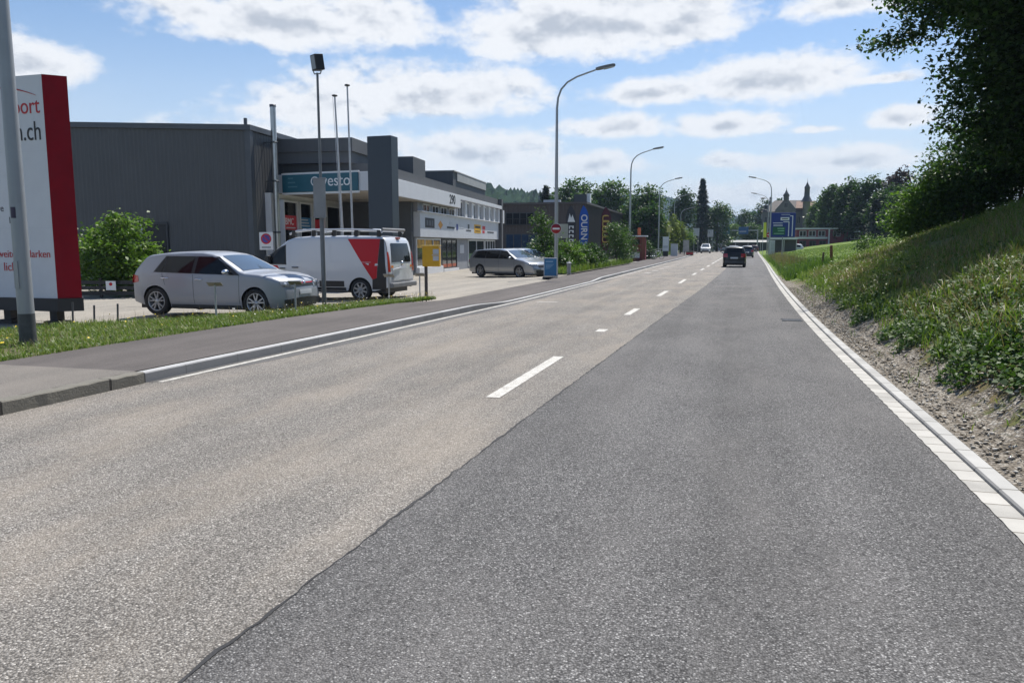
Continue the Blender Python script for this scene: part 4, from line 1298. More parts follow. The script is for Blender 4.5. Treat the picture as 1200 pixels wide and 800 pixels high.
# dark blue-grey slab beside the canopy
o = thing('pylon_slab', 'tall plain dark blue-grey slab standing between van and white canopy', 'pylon', (-13.45, 28.25, -.15), R(-2))
mb = MB(); mb.box(-.52, .52, -.30, .30, 0, 5.95); mb.build('slab', mat('slab_blue_grey', (.031, .043, .058), .45, var=.07, vscale=.8, streak=.4), o, bevel=.02)
mb = MB(); mb.box(-.6, .6, -.38, .38, -.1, .12); mb.build('foot', M_DKGREY, o)

# ------------------------------------------------------------------ white and red advertising pylon
py = thing('advertising_pylon', 'big white advertising pylon with dark red angled side, lettering and black foot', 'advertising sign', (-13.92, 13.1, 0))
W_ = 3.7
def edge_poly(o_):
    return [(-W_ - o_, -o_), (0 + o_ * .4, -o_), (.33 + o_, .32), (0 + o_ * .4, .64 + o_), (-W_ - o_, .64 + o_)]
mb = MB()
z0, z1 = .46, 5.10
P = edge_poly(0)
mb.add([(P[0][0], P[0][1], z0), (P[1][0], P[1][1], z0), (P[1][0], P[1][1], z1), (P[0][0], P[0][1], z1)], [(0, 1, 2, 3)])
mb.add([(P[0][0], P[0][1], z1), (P[1][0], P[1][1], z1), (P[2][0], P[2][1], z1), (P[3][0], P[3][1], z1), (P[4][0], P[4][1], z1)], [(0, 1, 2, 3, 4)])
mb.add([(P[3][0], P[3][1], z0), (P[4][0], P[4][1], z0), (P[4][0], P[4][1], z1), (P[3][0], P[3][1], z1)], [(0, 1, 2, 3)])
mb.add([(P[4][0], P[4][1], z0), (P[0][0], P[0][1], z0), (P[0][0], P[0][1], z1), (P[4][0], P[4][1], z1)], [(0, 1, 2, 3)])
face = mb.build('white_face', M_SIGNWHITE, py)
mb = MB()
for (i, j) in ((1, 2), (2, 3)):
    mb.add([(P[i][0], P[i][1], z0), (P[j][0], P[j][1], z0), (P[j][0], P[j][1], z1 + .003), (P[i][0], P[i][1], z1 + .003)], [(0, 1, 2, 3)])
mb.build('red_side', M_SIGNRED, py)
mb = MB(); mb.prism(edge_poly(.03), .18, .457); mb.build('black_plinth', M_BLACK, py)
for x in (-.45, -1.75, -3.2):
    mb = MB(); mb.box(x - .1, x + .1, .28, .48, -.35, .18); mb.box(x - .2, x + .2, .2, .56, -.25, -.06); mb.build('leg', M_BLACK, py)
nx, nn = (1, 0, 0), (0, -1, 0)
letters('lettering', 'sport', .47, (-.10, -.004, 4.47), nx, nn, M_RINK, face, 'RIGHT', wscale=.86)
letters('lettering', 'n.ch', .56, (-.10, -.004, 3.95), nx, nn, M_INK, face, 'RIGHT', wscale=.76)
mb = MB(); mb.tube([(-1.9 + 1.72 * t, -.006, 4.70 + .22 * math.sin(math.pi * (.12 + .78 * t)) - .08 * t) for t in [i / 16 for i in range(17)]], [.004 + .012 * math.sin(math.pi * i / 16) for i in range(17)], 5); mb.build('swoosh', M_RINK, face)
M_FINE = mat('grey_ink', (.12, .12, .13), .6, var=0)
for (s, x, z, h, m) in (('weitere Marken', -.10, 1.40, .225, M_RINK), ('lich.', -1.0, 1.12, .26, M_RINK), ('Ro', -.93, 2.12, .20, M_FINE), ('e', -1.28, 2.38, .20, M_FINE), ('ng', -1.34, 3.05, .20, M_FINE)):
    letters('lettering', s, h, (x, -.004, z), nx, nn, m, face, 'RIGHT')
for z in (1.95, 3.55):
    MB().box(-W_, -.002, -.0025, -.001, z, z + .008).build('panel_joint', M_LGREY, face)
# stakes in the verge under the pylon
for x, y, h in ((-13.2, 12.75, .42), (-12.75, 12.85, .36), (-12.2, 12.9, .40)):
    o = MB().tube([(0, 0, -.1), (.03, 0, h)], .02, 6).build('verge_stake', M_DKGREY, origin=None)
    o.location = (x, y, 0)
    tag(o, {-13.2: 'dark stake in the grass nearest the thick lamp post', -12.75: 'dark stake in the grass, middle one under the pylon', -12.2: 'dark stake in the grass below the red pylon side'}[x], 'stake', 'stakes in the grass under the pylon')

# low dark slatted fence with a small notice, behind the silver hatchback
fo = thing('slat_fence', 'low black slatted fence in front of the bright bush', 'fence', (-21.9, 20.15, -.15), R(17))
mb = MB()
for z in (.10, .28, .46):
    mb.box(0, 3.6, -.02, .02, z, z + .12)
mb.build('slats', M_BLACK, fo)
for x in (.1, 1.8, 3.5):
    mb = MB(); mb.box(x - .04, x + .04, .022, .10, 0, .66); mb.build('post', M_BLACK, fo)
o = thing('fence_notice', 'small white notice with a red dot fixed to the black slatted fence', 'sign', (-19.72, 20.68, .0), R(17))
mb = MB(); mb.box(-.16, .16, -.03, -.015, .12, .42); b = mb.build('board', M_WHITE, o)
mb = MB(); mb.lathe([(0, -.034), (.055, -.034), (.055, -.03)], (0, 0, .32), 'y', 16); mb.build('red_dot', M_RED, b)

# ------------------------------------------------------------------ brown flat-roofed building
M_BROWN = mat('brown_cladding', (.062, .048, .043), .65, var=.14, vscale=1.2, streak=.55)
M_BROWND = mat('brown_side', (.070, .062, .060), .65, var=.12, vscale=1.2, streak=.55)
bb = thing('flat_roofed_building', 'dark brown clad building with flat roof and two rows of windows', 'building', (-16.7, 88.1, 0), R(1))
mb = MB(); mb.box(-22, 0, 0, 46, -.4, 6.25); mb.build('wall', M_BROWN, bb)
mb = MB()
for i in range(55):
    mb.box(-21.8 + i * .4, -21.75 + i * .4, -.05, -.002, 3.1, 3.9); mb.box(-21.8 + i * .4, -21.75 + i * .4, -.05, -.002, 5.4, 6.2)
for i in range(100):
    mb.box(.002, .05, .3 + i * .45, .36 + i * .45, 0, 6.2)
mb.build('batten', M_BROWND, bb)
rf = MB().box(-22.2, .2, -.2, 46.2, 6.27, 6.50).build('roof', M_BROWND, bb)
MB().box(-2.1, -.6, 4, 6.5, 6.51, 7.6).build('roof_hut', M_DKGREY, rf)
MB().box(-.55, -.15, 4.2, 5.0, 6.51, 7.7).build('chimney', M_WHITE, rf)
MB().box(-5.6, -3.6, 3, 3.8, 6.51, 6.95).build('skylight', M_LGREY, rf)
def window_y(parent, x0, x1, z0, z1, n, y=-.002, fm=M_DKGREY, pane=M_GLASSDK, fr_=.10):
    a = MB()
    a.box(x0, x1, y - .08, y, z0, z0 + fr_); a.box(x0, x1, y - .08, y, z1 - fr_, z1)
    for i in range(n + 1):
        x = x0 + (x1 - x0 - fr_) * i / n
        a.box(x, x + fr_, y - .07, y, z0 + fr_, z1 - fr_)
    f = a.build('window', fm, parent)
    MB().box(x0 + fr_, x1 - fr_, y - .035, y - .01, z0 + fr_, z1 - fr_).build('pane', pane, f)
    return f
window_y(bb, -9.5, -6.0, 3.92, 5.38, 4)
window_y(bb, -15.5, -11, 3.92, 5.38, 5)
window_y(bb, -9.5, -5.6, .4, 2.9, 4, pane=mat('blue_glass', (.02, .045, .09), .1, var=.2))
window_y(bb, -15.5, -11, .4, 2.9, 5)
mb = MB(); mb.box(-9.6, -5.9, -.35, -.09, 3.9, 3.96)
for i in range(16): mb.box(-9.55 + i * .24, -9.53 + i * .24, -.33, -.31, 3.96, 4.6)
mb.box(-9.6, -5.9, -.34, -.30, 4.6, 4.66); mb.build('balcony_rail', M_BLACK, bb)
MB().box(-4.4, -2.6, -.06, -.003, 0, 2.3).build('door', M_DKGREY, bb)

# ------------------------------------------------------------------ lamp posts
def street_lamp(label, x, y, side=1, H=9.8, arm=2.3, r0=.105, r1=.05, z=0.0, second=False, group='curved street lamps along the road'):
    o = thing('street_lamp', label, 'street lamp', (x, y, z), 0, group)
    s = side
    k = H / 10.2
    path = [(0, 0, -.2), (0, 0, 4 * k), (0, 0, 8.4 * k), (.05 * s, 0, 8.9 * k), (.2 * s, 0, 9.3 * k), (.5 * s, 0, 9.62 * k), (.95 * s, 0, 9.85 * k), (1.5 * s, 0, 10.02 * k), (arm * .8 * s, 0, 10.12 * k)]
    rr = [r0, r0 * .85, r1 * 1.2, r1, r1 * .95, r1 * .9, r1 * .85, r1 * .8, r1 * .75]
    MB().tube(path, rr, 10).build('pole', M_GALV, o)
    hd = MB()
    M = Matrix.Translation((arm * s, 0, 10.22 * k)) @ Matrix.Rotation(R(-9 * s), 4, 'Y')
    hd.prism([(-.46, -.07), (-.3, -.14), (.1, -.17), (.42, -.12), (.48, 0), (.42, .12), (.1, .17), (-.3, .14), (-.46, .07)], -.05, .07, M=M)
    h = hd.build('lamp_head', mat('lamp_housing', (.17, .175, .18), .5, .3), o, bevel=.03)
    g = MB(); g.prism([(-.1, -.12), (.36, -.1), (.42, 0), (.36, .1), (-.1, .12)], -.075, -.052, M=M); g.build('lamp_glass', M_LAMPGLASS, h)
    if second:
        MB().tube([(0, 0, 7.3 * k), (.7 * s, 0, 7.55 * k)], .03, 6).build('side_arm', M_GALV, o)
        MB().ball((.95 * s, 0, 7.56 * k), .32, .14, .09).build('side_lamp', M_DKGREY, o)
    return o
L1 = street_lamp('tall curved street lamp carrying the no-entry sign beside the blue poster stand', -8.42, 36.9)
L2 = street_lamp('curved street lamp at the red hut, second along the left pavement', -8.95, 68.2)
street_lamp('curved street lamp at the white notice board, third along the left pavement', -9.4, 99.4)
street_lamp('curved street lamp beside the yellow-green upright trees', -9.9, 131)
street_lamp('curved street lamp far off just before the crossing on the left', -10.8, 160, H=9)
street_lamp('curved street lamp on the right verge behind the blue direction sign', 4.0, 100.4, -1, second=True)
street_lamp('second curved street lamp on the right verge, nearer the old factory', 4.9, 131.5, -1, second=True)
# no-entry disc on the first lamp
o = thing('no_entry_sign', 'round red no-entry sign with white bar, fixed to the tall street lamp', 'sign', (-8.42, 36.9, 0), R(12))
dsc = MB().lathe([(0, -.125), (.235, -.125), (.235, -.115), (0, -.115)], (0, 0, 2.38), 'y', 28).build('disc', mat('dull_sign_red', (.30, .012, .02), .5, var=.08), o)
MB().box(-.17, .17, -.132, -.1265, 2.34, 2.42).build('bar', M_WHITE, dsc)
MB().lathe([(.242, -.127), (.255, -.127), (.255, -.113), (.242, -.113)], (0, 0, 2.38), 'y', 28).build('rim', M_WHITE, dsc)
MB().box(-.12, .12, -.112, .10, 2.2, 2.24).box(-.12, .12, -.112, .10, 2.52, 2.56).build('clamp', M_GALV, o)
# thick lamp post at the left edge
o = thing('lamp_post', 'thick grey lamp post with dark foot standing in the verge at the left edge', 'lamp post', (-10.2, 9.02, .06))
MB().tube([(0, 0, .52), (0, 0, 4), (0, 0, 9.9)], [.112, .098, .070], 20).build('pole', mat('aged_galvanised', (.30, .32, .335), .5, .3, var=.10, vscale=3, streak=.5), o)
MB().tube([(0, 0, -.2), (0, 0, .52)], [.118, .115], 20).build('foot_sleeve', mat('sleeve_grey', (.06, .065, .07), .6, var=.2, vscale=9), o)
hd = MB().tube([(0, 0, 9.85), (.25, 0, 10.3), (1.2, 0, 10.6)], .05, 8).build('arm', M_GALV, o)
MB().prism([(.9, -.12), (1.7, -.1), (1.75, 0), (1.7, .1), (.9, .12)], 10.56, 10.66).build('lamp_head', M_LGREY, o)
mb = MB()
mb.grid(lambda a, z: (.1095 * math.cos(a), .1095 * math.sin(a), z), [R(d) for d in range(-100, -55, 6)], [1.93, 2.09])
mb.build('sticker', mat('dark_sticker', (.03, .02, .05), .5, var=.2), o)
mb = MB(); mb.box(-.04, .04, -.120, -.105, .9, 1.30); mb.build('door', mat('aged_galvanised', (.3, .3, .3)), o)

# floodlight mast with traffic board
o = thing('floodlight_mast', 'slim mast in the verge with black floodlight on top and grey back of a board', 'floodlight mast', (-9.76, 17.0, .06))
MB().tube([(0, 0, -.2), (0, 0, 2.25)], .055, 12).tube([(0, 0, 2.25), (0, 0, 5.62)], [.036, .028], 10).build('pole', mat('mast_grey', (.17, .175, .18), .5, .4, var=.1), o)
b = MB().box(-.165, .165, -.085, -.065, 2.22, 3.12).box(-.18, .18, -.09, -.06, 3.12, 3.15).box(-.18, .18, -.09, -.06, 2.19, 2.22).build('board', mat('board_back', (.24, .245, .25), .5, .4, var=.08), o, bevel=.006)
MB().box(-.05, .05, -.06, .05, 2.4, 2.45).box(-.05, .05, -.06, .05, 2.9, 2.95).build('clamp', M_GALV, o)
MB().tube([(-.12, 0, 5.70), (-.08, 0, 5.60), (.08, 0, 5.60), (.12, 0, 5.70)], .018, 6).build('bracket', M_GALV, o)
hd = MB()
M = Matrix.Translation((0, 0, 5.86)) @ Matrix.Rotation(R(-32), 4, 'Z') @ Matrix.Rotation(R(8), 4, 'X')
hd.box(-.125, .125, -.10, .12, -.18, .18, M=M)
hd = hd.build('floodlight', M_BLACK, o, bevel=.012)
g = MB(); g.box(-.10, .10, -.108, -.1015, -.15, .15, M=M); g.build('lens', mat('floodlight_lens', (.16, .18, .20), .15, .2, var=0), hd)

for (x, y, ax, h, lab) in ((-14.75, 27.4, -.28, 7.45, 'shorter white flagpole leaning left in front of the shop sign'), (-14.85, 28.3, -.10, 8.0, 'taller white flagpole beside the shorter one before the shop sign')):
    o = thing('flagpole', lab, 'flagpole', (x, y, -.15), 0, 'bare flagpoles in front of the shop')
    MB().tube([(0, 0, -.1), (ax, ax * -.1, h)], [.048, .032], 10).build('pole', mat('pole_white', (.46, .47, .48), .4, .2), o)
    MB().lathe([(0, h + .05), (.10, h + .02), (.11, h - .02), (.04, h - .05)], (ax, ax * -.1, .15 * 0)).build('cap', M_DKGREY, o)
    if ax < -.2:
        MB().tube([(-.1, -.02, 1.2), (ax - .07, 0, h - .05)], .008, 5).build('halyard', M_LGREY, o)

# small number plates on sticks in the verge
for (x, y, h, rz, lab) in ((-10.30, 13.55, .78, 20, 'small plate on a stick in front of the silver hatchback door'), (-9.45, 15.2, .74, 15, 'small plate on a stick at the silver hatchback front bumper'),
                           (-9.2, 19.55, .74, 10, 'small plate on a stick at the rear wheel of the van'), (-8.85, 20.9, .72, 8, 'small plate on a stick between van and yellow post box')):
    o = thing('bay_marker', lab, 'marker', (x, y, .0), R(rz), 'small plates on sticks along the verge')
    MB().tube([(0, 0, -.1), (0, 0, h)], .021, 8).build('stick', mat('stick_grey', (.42, .42, .40), .6), o)
    M = Matrix.Translation((0, 0, h + .02)) @ Matrix.Rotation(R(-28), 4, 'X')
    MB().box(-.145, .145, -.085, .085, -.012, .012, M=M).build('plate', mat('plate_back', (.20, .19, .17), .5, var=.2), o, bevel=.004)

# yellow post box
o = thing('post_box', 'yellow post box on a dark square post at the end of the verge', 'post box', (-9.02, 22.2, .0), R(14))
MB().box(-.20, -.11, -.03, .06, -.2, 1.0).build('post', mat('post_brown', (.07, .06, .055), .6), o)
mb = MB()
mb.prism([(-.24, .94), (.29, .94), (.29, 1.50), (.26, 1.56), (-.21, 1.56), (-.24, 1.50)], -.16, .16, M=Matrix(((1, 0, 0, 0), (0, 0, -1, .0), (0, 1, 0, 0), (0, 0, 0, 1))))
b = mb.build('box', M_YELLOW, o, bevel=.015)
MB().box(-.26, .31, -.19, .18, 1.565, 1.59).build('lid', mat('pale_yellow', (.75, .55, .15), .4), o, bevel=.012)
MB().box(.09, .27, -.166, -.1615, 1.32, 1.47).box(.09, .27, -.166, -.1615, 1.12, 1.26).build('label', M_LGREY, b)
MB().box(.06, .285, -.185, -.162, 1.275, 1.30).build('slot_flap', M_LGREY, b)

# blue poster stand and grey bollard at the lamp foot
o = thing('poster_stand', 'blue poster stand with white edge on a black foot beside the street lamp', 'poster stand', (-8.22, 34.9, .03), R(10))
MB().box(-.36, .36, -.28, .28, 0, .10).build('foot', M_BLACK, o, bevel=.03)
f = MB().box(-.31, .31, -.04, .04, .12, .98).build('frame', M_LGREY, o, bevel=.01)
b = MB().box(-.28, .28, -.046, -.041, .16, .94).build('poster', M_BLUE, f)
MB().box(-.22, .12, -.049, -.0465, .78, .83).build('headline', mat('pale_blue_ink', (.25, .4, .55), .6), b)
for j in range(4):
    MB().box(-.22, .16 - .06 * j, -.049, -.0465, .66 - j * .06, .68 - j * .06).build('small_print', mat('pale_blue_ink', (.25, .4, .55), .6), b)
o = thing('bollard', 'short grey bollard at the shrub edge beside the street lamp', 'bollard', (-7.98, 37.9, .0))
MB().lathe([(0, .70), (.09, .70), (.105, .66), (.10, .1), (.11, 0), (.11, -.1)], (0, 0, 0)).build('body', mat('bollard_concrete', (.33, .32, .30), .8, var=.15), o)
MB().lathe([(0, .745), (.08, .74), (.125, .715), (.125, .69), (.09, .685)], (0, 0, 0)).build('cap', M_LGREY, o)
# kerb stones below the shrubs
strip('shrub_bed_edge', lambda y: WB(y) - .02, lambda y: WB(y) + .10, yy(37, 66, 1), lambda x, y: .165, mat('dark_edge', (.05, .047, .042), .9, var=.2), kind='structure')
strip('shrub_bed', lambda y: WB(y) - 3.2, lambda y: WB(y) - .02, yy(41.5, 66, 1), lambda x, y: .15, M_SOIL, nx=4, kind='structure')
ysb = rng.uniform(38, 66, 2600)
P = np.stack([np.array([WB(v) for v in ysb]) - rng.uniform(.05, 1.0, 2600), ysb, np.full(2600, .15)], 1)
blades(P, .35, .02, .6, L_GRASS, 'bed_grass', kind='stuff', label='grass growing under the roadside shrubs')

# feather flags
def feather(label, x, y, h, w_, m, txt, tm, ts, rz):
    o = thing('feather_flag', label, 'flag', (x, y, 0), R(rz), 'feather flags behind the roadside shrubs')
    n = 20
    def edge(t):
        return (.02 + .42 * w_ * max(0, (t - .72) / .28) ** 1.8, 1.15 + (h - 1.15) * t)
    MB().tube([(0, 0, -.1), (0, 0, 1.15)] + [(edge(i / n)[0], 0, edge(i / n)[1]) for i in range(1, n + 1)], [.022] * 2 + [.018 - .010 * i / n for i in range(1, n + 1)], 6).build('pole', M_BLACK, o)
    def right(t):
        a = edge(t)[0]
        return a + w_ * (1 if t < .70 else max(.0, 1 - ((t - .70) / .30) ** 2.2)) * (.72 + .28 * min(1, t / .3))
    mb = MB()
    fn = lambda t, u: (edge(t)[0] + (right(t) - edge(t)[0]) * u, .035 * math.sin(5 * t + 3 * u) * u, edge(t)[1])
    ts_ = [i / n for i in range(n + 1)]
    mb.grid(fn, ts_, [0, .25, .5, .75, 1])
    mb.grid(lambda t, u: (fn(t, u)[0], fn(t, u)[1] + .006, fn(t, u)[2]), ts_, [0, .25, .5, .75, 1], flip=True)
    b = mb.build('banner', m, o)
    if len(txt) == 4:
        letters('lettering', txt, ts, (w_ * .52, -.05, 1.15 + (h - 1.15) * .80), (0, 0, -1), (0, -1, 0), tm, b, 'LEFT', depth=.002, bold=.012)
    return o, b
M_FB = mat('flag_blue', (.012, .085, .42), .7, var=.08); M_FG = mat('flag_dark', (.045, .045, .055), .7, var=.1); M_FR = mat('flag_maroon', (.085, .018, .028), .7, var=.15)
M_FY = mat('flag_yellow', (.62, .42, .10), .7, var=.1)
o, b = feather('dark grey feather flag with white lettering and a white peak emblem', -12.3, 57.2, 4.55, .72, M_FG, '', M_WINK, .48, 16)
MB().prism([(.1, 3.3), (.66, 3.3), (.46, 3.85), (.36, 3.6), (.25, 3.95)], .052, .058, M=Matrix(((1, 0, 0, .02), (0, 0, -1, 0), (0, 1, 0, 0), (0, 0, 0, 1)))).build('peak_emblem', M_WINK, b)
for k in range(5):
    z = 2.95 - k * .33
    MB().box(.22, .58, -.058, -.052, z, z + .07).box(.22, .30, -.058, -.052, z - .16, z - .002).box(.48, .58, -.058, -.052, z - .12, z - .002).build('white_glyph', M_WINK, b)
feather('bright blue feather flag with big white letters running down', -11.75, 59.4, 4.65, .74, M_FB, 'OURN', M_WINK, .68, 16)
o, b = o, b = feather('dark red feather flag with curly yellow lettering', -10.8, 63.9, 4.75, .85, M_FR, '', M_FY, .85, 16)
for k in range(5):
    z = 3.75 - k * .42
    MB().tube([(.42 + .26 * math.cos(a), -.056, z + .24 * math.sin(a + .5 * math.sin(2 * a))) for a in [R(30 + 24 * i) for i in range(14)]], [.03 + .035 * abs(math.sin(i * .5)) for i in range(14)], 6).build('yellow_glyph', M_FY, b)
o = thing('info_board', 'pale plain board on two posts among the shrubs behind the lamp', 'board', (-11.5, 51.3, 0), R(10))
MB().box(-.15, .6, -.02, .02, 2.05, 3.0).build('board', mat('pale_board', (.42, .42, .36), .6, var=.1), o)
MB().box(-.1, -.04, .022, .07, -.1, 2.9).box(.5, .56, .022, .07, -.1, 2.9).build('posts', M_GALV, o)

# ------------------------------------------------------------------ right-hand verge furniture
o = thing('fence_post', 'taller reddish-brown wooden fence post in the grass of the right verge', 'fence post', (4.25, 38.3, .05), 0, 'wooden fence posts on the right verge')
MB().tube([(0, 0, -.3), (.03, 0, .7), (-.02, 0, 1.52)], [.075, .07, .062], 9).build('post', M_REDWOOD, o)
MB().lathe([(0, 1.545), (.05, 1.535), (.062, 1.52)], (-.02, 0, 0), n=9).build('post_top', M_WOOD, o)
o = thing('fence_post', 'shorter grey weathered fence post beside the reddish one on the right verge', 'fence post', (3.8, 37.2, .05), R(40), 'wooden fence posts on the right verge')
MB().tube([(0, 0, -.3), (-.03, 0, .6), (.01, 0, 1.22)], [.055, .05, .045], 8).build('post', M_WOOD, o)
MB().tube([(-.03, .05, .5), (.03, .06, .5)], .012, 6).build('staple', M_GALV, o)

ds = thing('direction_sign', 'large dark blue direction sign with white route lines and a green panel', 'road sign', (4.12, 75, gz(4.12, 75) - .1), R(3))
MB().tube([(0, .06, -.2), (0, .06, 4.4)], .05, 10).build('post', M_GALV, ds)
b = MB().box(-1.06, 1.06, -.03, 0, 2.22, 4.42).build('board', M_SIGNBLUE, ds, bevel=.01)
mb = MB()
y0, y1 = -.037, -.031
for (x0, x1, z0, z1) in ((.76, .83, 2.28, 4.15), (.45, .52, 2.28, 3.62), (.0, .45, 3.55, 3.62), (-.9, -.05, 3.46, 3.52), (.56, .76, 4.08, 4.15)):
    mb.box(x0, x1, y0, y1, z0, z1)
mb.build('route_line', M_WINK, b)
q = MB().box(-.25, .50, y0, y1, 3.72, 4.0).build('white_panel', M_WINK, b)
MB().box(-.15, .40, -.041, -.0375, 3.82, 3.90).build('lettering_bar', M_DKGREY, q)
q = MB().box(-.90, .18, y0, y1, 2.40, 3.14).build('green_panel', M_SIGNGREEN, b)
mb = MB()
for (x0, x1, z0, z1) in ((-.5, .1, 2.95, 3.03), (-.45, .1, 2.74, 2.82), (-.8, .1, 2.50, 2.56)):
    mb.box(x0, x1, -.041, -.0375, z0, z1)
mb.build('small_print', mat('pale_green_ink', (.25, .5, .35), .6), q)
q = MB().box(-.85, -.05, y0, y1, 3.2, 3.34).build('grey_panel', mat('panel_grey', (.4, .42, .5), .5), b)
MB().box(-.2, .55, y0, y1, 4.18, 4.28).build('lettering_bar', mat('dim_white_ink', (.3, .32, .45), .5), b)

# distant right: flat shelter, red pavilion, old factory
o = thing('flat_shelter', 'small open shelter with a flat white roof behind the direction sign', 'shelter', (7.2, 128, gz(7.2, 128) - .2))
MB().box(-2.0, 2.0, -1.6, 1.6, 2.15, 2.42).build('roof', M_WHITE, o)
for x in (-1.8, 0, 1.8):
    MB().box(x - .06, x + .06, -1.3, -1.18, -.3, 2.05).build('post', M_GALV, o)
MB().box(-2, 2, 1.2, 1.35, -.3, 2.14).build('rear_wall', M_DKGREY, o)
pv_ = thing('red_pavilion', 'low dark red pavilion with white roof edge and white balcony band', 'pavilion', (11.3, 160, 0))
M_PRED = mat('pavilion_red', (.20, .02, .03), .6, var=.12)
MB().box(0, 9.2, 0, 7, -.4, 4.55).build('wall', M_PRED, pv_)
MB().box(-.4, 9.5, -.5, 7.3, 4.57, 4.83).build('roof', M_WHITE, pv_)
MB().box(-.3, 5.6, -.45, -.02, 2.75, 3.1).build('balcony_band', M_WHITE, pv_)
for x in (.5, 2.2, 3.9, 6.6):
    window_y(pv_, x, x + 1.3, 3.2, 4.3, 2, fm=M_LGREY)
for x in (.6, 2.4, 4.2):
    window_y(pv_, x, x + 1.2, .9, 2.4, 2, fm=M_DKGREY)
MB().box(5.75, 6.0, -.3, -.03, -.4, 4.55).build('pillar', M_WHITE, pv_)
MB().box(9.25, 12.0, .6, 5, -.4, 4.0).build('annex', mat('annex_plum', (.10, .05, .07), .6), pv_)
window_y(pv_, 9.8, 11.2, 2.7, 3.6, 2, y=.598, fm=M_WHITE)

fa = thing('old_factory', 'long grey old factory with brown roofs, central gable and two slender turrets', 'factory', (4.2, 236, 0))
M_STONE = mat('grey_stone', (.12, .115, .112), .85, var=.2, vscale=.6)
M_STONEL = mat('pale_stone_trim', (.15, .145, .14), .85, var=.1)
M_TILE = mat('brown_tiles', (.055, .047, .042), .8, var=.25, vscale=.8)
M_TILEO = mat('orange_tiles', (.15, .085, .055), .8, var=.25, vscale=.8)
M_SLATE = mat('slate', (.06, .062, .068), .6, var=.15)
MB().box(3, 19.5, 0, 14, -.4, 11.0).box(6.6, 11.8, -1.6, 0, -.4, 11.6).build('wall', M_STONE, fa)
def hip(mb, x0, x1, y0, y1, z0, z1, e=.5, mi=0, rx=3.5):
    ym = (y0 + y1) / 2
    mb.add([(x0 - e, y0 - e, z0), (x1 + e, y0 - e, z0), (x1 + e, y1 + e, z0), (x0 - e, y1 + e, z0), (x0 + rx, ym, z1), (x1 - rx, ym, z1)], [(0, 1, 5, 4), (1, 2, 5), (2, 3, 4, 5), (3, 0, 4), (0, 3, 2, 1)], mi)
m_ = MB(); hip(m_, 3, 19.5, 0, 14, 11.02, 14.6)
m_.build('roof', M_TILE, fa)
m_ = MB(); m_.add([(11.9, -.25, 12.0), (18.6, -.25, 12.0), (17.6, 5.2, 14.25), (12.4, 5.2, 14.25), (11.9, .3, 11.4), (18.6, .3, 11.4)], [(0, 1, 2, 3), (4, 0, 3), (1, 5, 2), (4, 5, 1, 0)]); m_.build('orange_roof', M_TILEO, fa)
g = MB(); g.add([(6.4, -1.65, 11.6), (12, -1.65, 11.6), (9.2, -1.65, 15.0), (6.4, 5, 11.6), (12, 5, 11.6), (9.2, 5, 15.0)], [(0, 1, 2), (3, 5, 4), (0, 2, 5, 3), (1, 4, 5, 2)])
gb = g.build('gable', M_STONE, fa)
MB().lathe([(.75, 14.0), (.75, 15.4), (1.0, 15.45), (.5, 16.2), (.12, 17.0), (0, 17.9)], (9.2, -1.0, 0), n=10).build('gable_turret', M_SLATE, gb)
t_ = MB().lathe([(1.0, -.4), (1.0, 13.6), (1.25, 13.7)], (14.7, -1.0, 0), n=12).build('turret', M_STONEL, fa)
MB().lathe([(1.6, 13.7), (1.0, 14.8), (.75, 15.3), (.7, 17.4), (.85, 17.5), (.3, 18.6), (.06, 19.2), (0, 20.6)], (14.7, -1.0, 0), n=12).build('turret_cap', M_SLATE, t_)
for fl_, z in ((0, 1.0), (1, 4.3), (2, 7.6)):
    for i, x in enumerate((3.5, 4.6, 5.6, 7.2, 8.8, 10.3, 12.4, 16.2, 17.8)):
        yv = -1.602 if 6.6 < x < 11.6 else -.002
        window_y(fa, x, x + .95, z, z + 2.1, 2, y=yv, fm=M_STONEL, fr_=.14)
for z in (1.0, 4.3, 7.3):
    for i in range(4):
        yv = 1 + i * 3.2
        a = MB(); a.box(2.94, 2.997, yv, yv + 1.3, z, z + 1.9); f = a.build('window', M_STONEL, fa)
        MB().box(2.90, 2.935, yv + .15, yv + 1.15, z + .15, z + 1.75).build('pane', M_GLASSDK, f)
window_y(fa, 8.7, 9.7, 12.1, 13.5, 2, y=-1.66, fm=M_STONEL, fr_=.12)
for i, x in enumerate((3.2, 16.8, 18.4)):
    d_ = MB().box(x, x + 1.3, .4, 2.4, 11.6, 13.0).build('dormer', M_STONEL, fa)
    MB().box(x + .25, x + 1.05, .33, .397, 11.9, 12.8).build('pane', M_GLASSDK, d_)
MB().box(5.0, 5.7, 6.6, 7.4, 13.8, 15.6).build('chimney', M_TILE, fa)

# yellow feather flag and round red sign on the right verge
o = thing('narrow_flag', 'narrow bright yellow upright flag on the right verge before the crossing', 'flag', (3.9, 116.7, .1))
MB().tube([(-.17, 0, -.2), (-.17, 0, 4.75)], .03, 6).build('pole', M_LGREY, o)
MB().prism([(-.16, 2.55), (.30, 2.55), (.22, 4.7), (-.16, 4.65)], -.01, .01, M=Matrix(((1, 0, 0, 0), (0, 0, -1, 0), (0, 1, 0, 0), (0, 0, 0, 1)))).build('cloth', mat('signal_yellow', (.62, .66, .04), .6, var=.06), o)
o = thing('round_sign', 'small round red sign on a grey pole on the right verge', 'road sign', (4.3, 111, .1))
MB().tube([(0, .04, -.2), (0, .04, 3.3)], .04, 8).build('pole', M_GALV, o)
dsc = MB().lathe([(0, -.01), (.32, -.01), (.32, .01)], (0, 0, 2.85), 'y', 20).build('disc', M_RED, o)
MB().box(-.2, .2, -.016, -.0105, 2.80, 2.90).build('bar', M_WHITE, dsc)
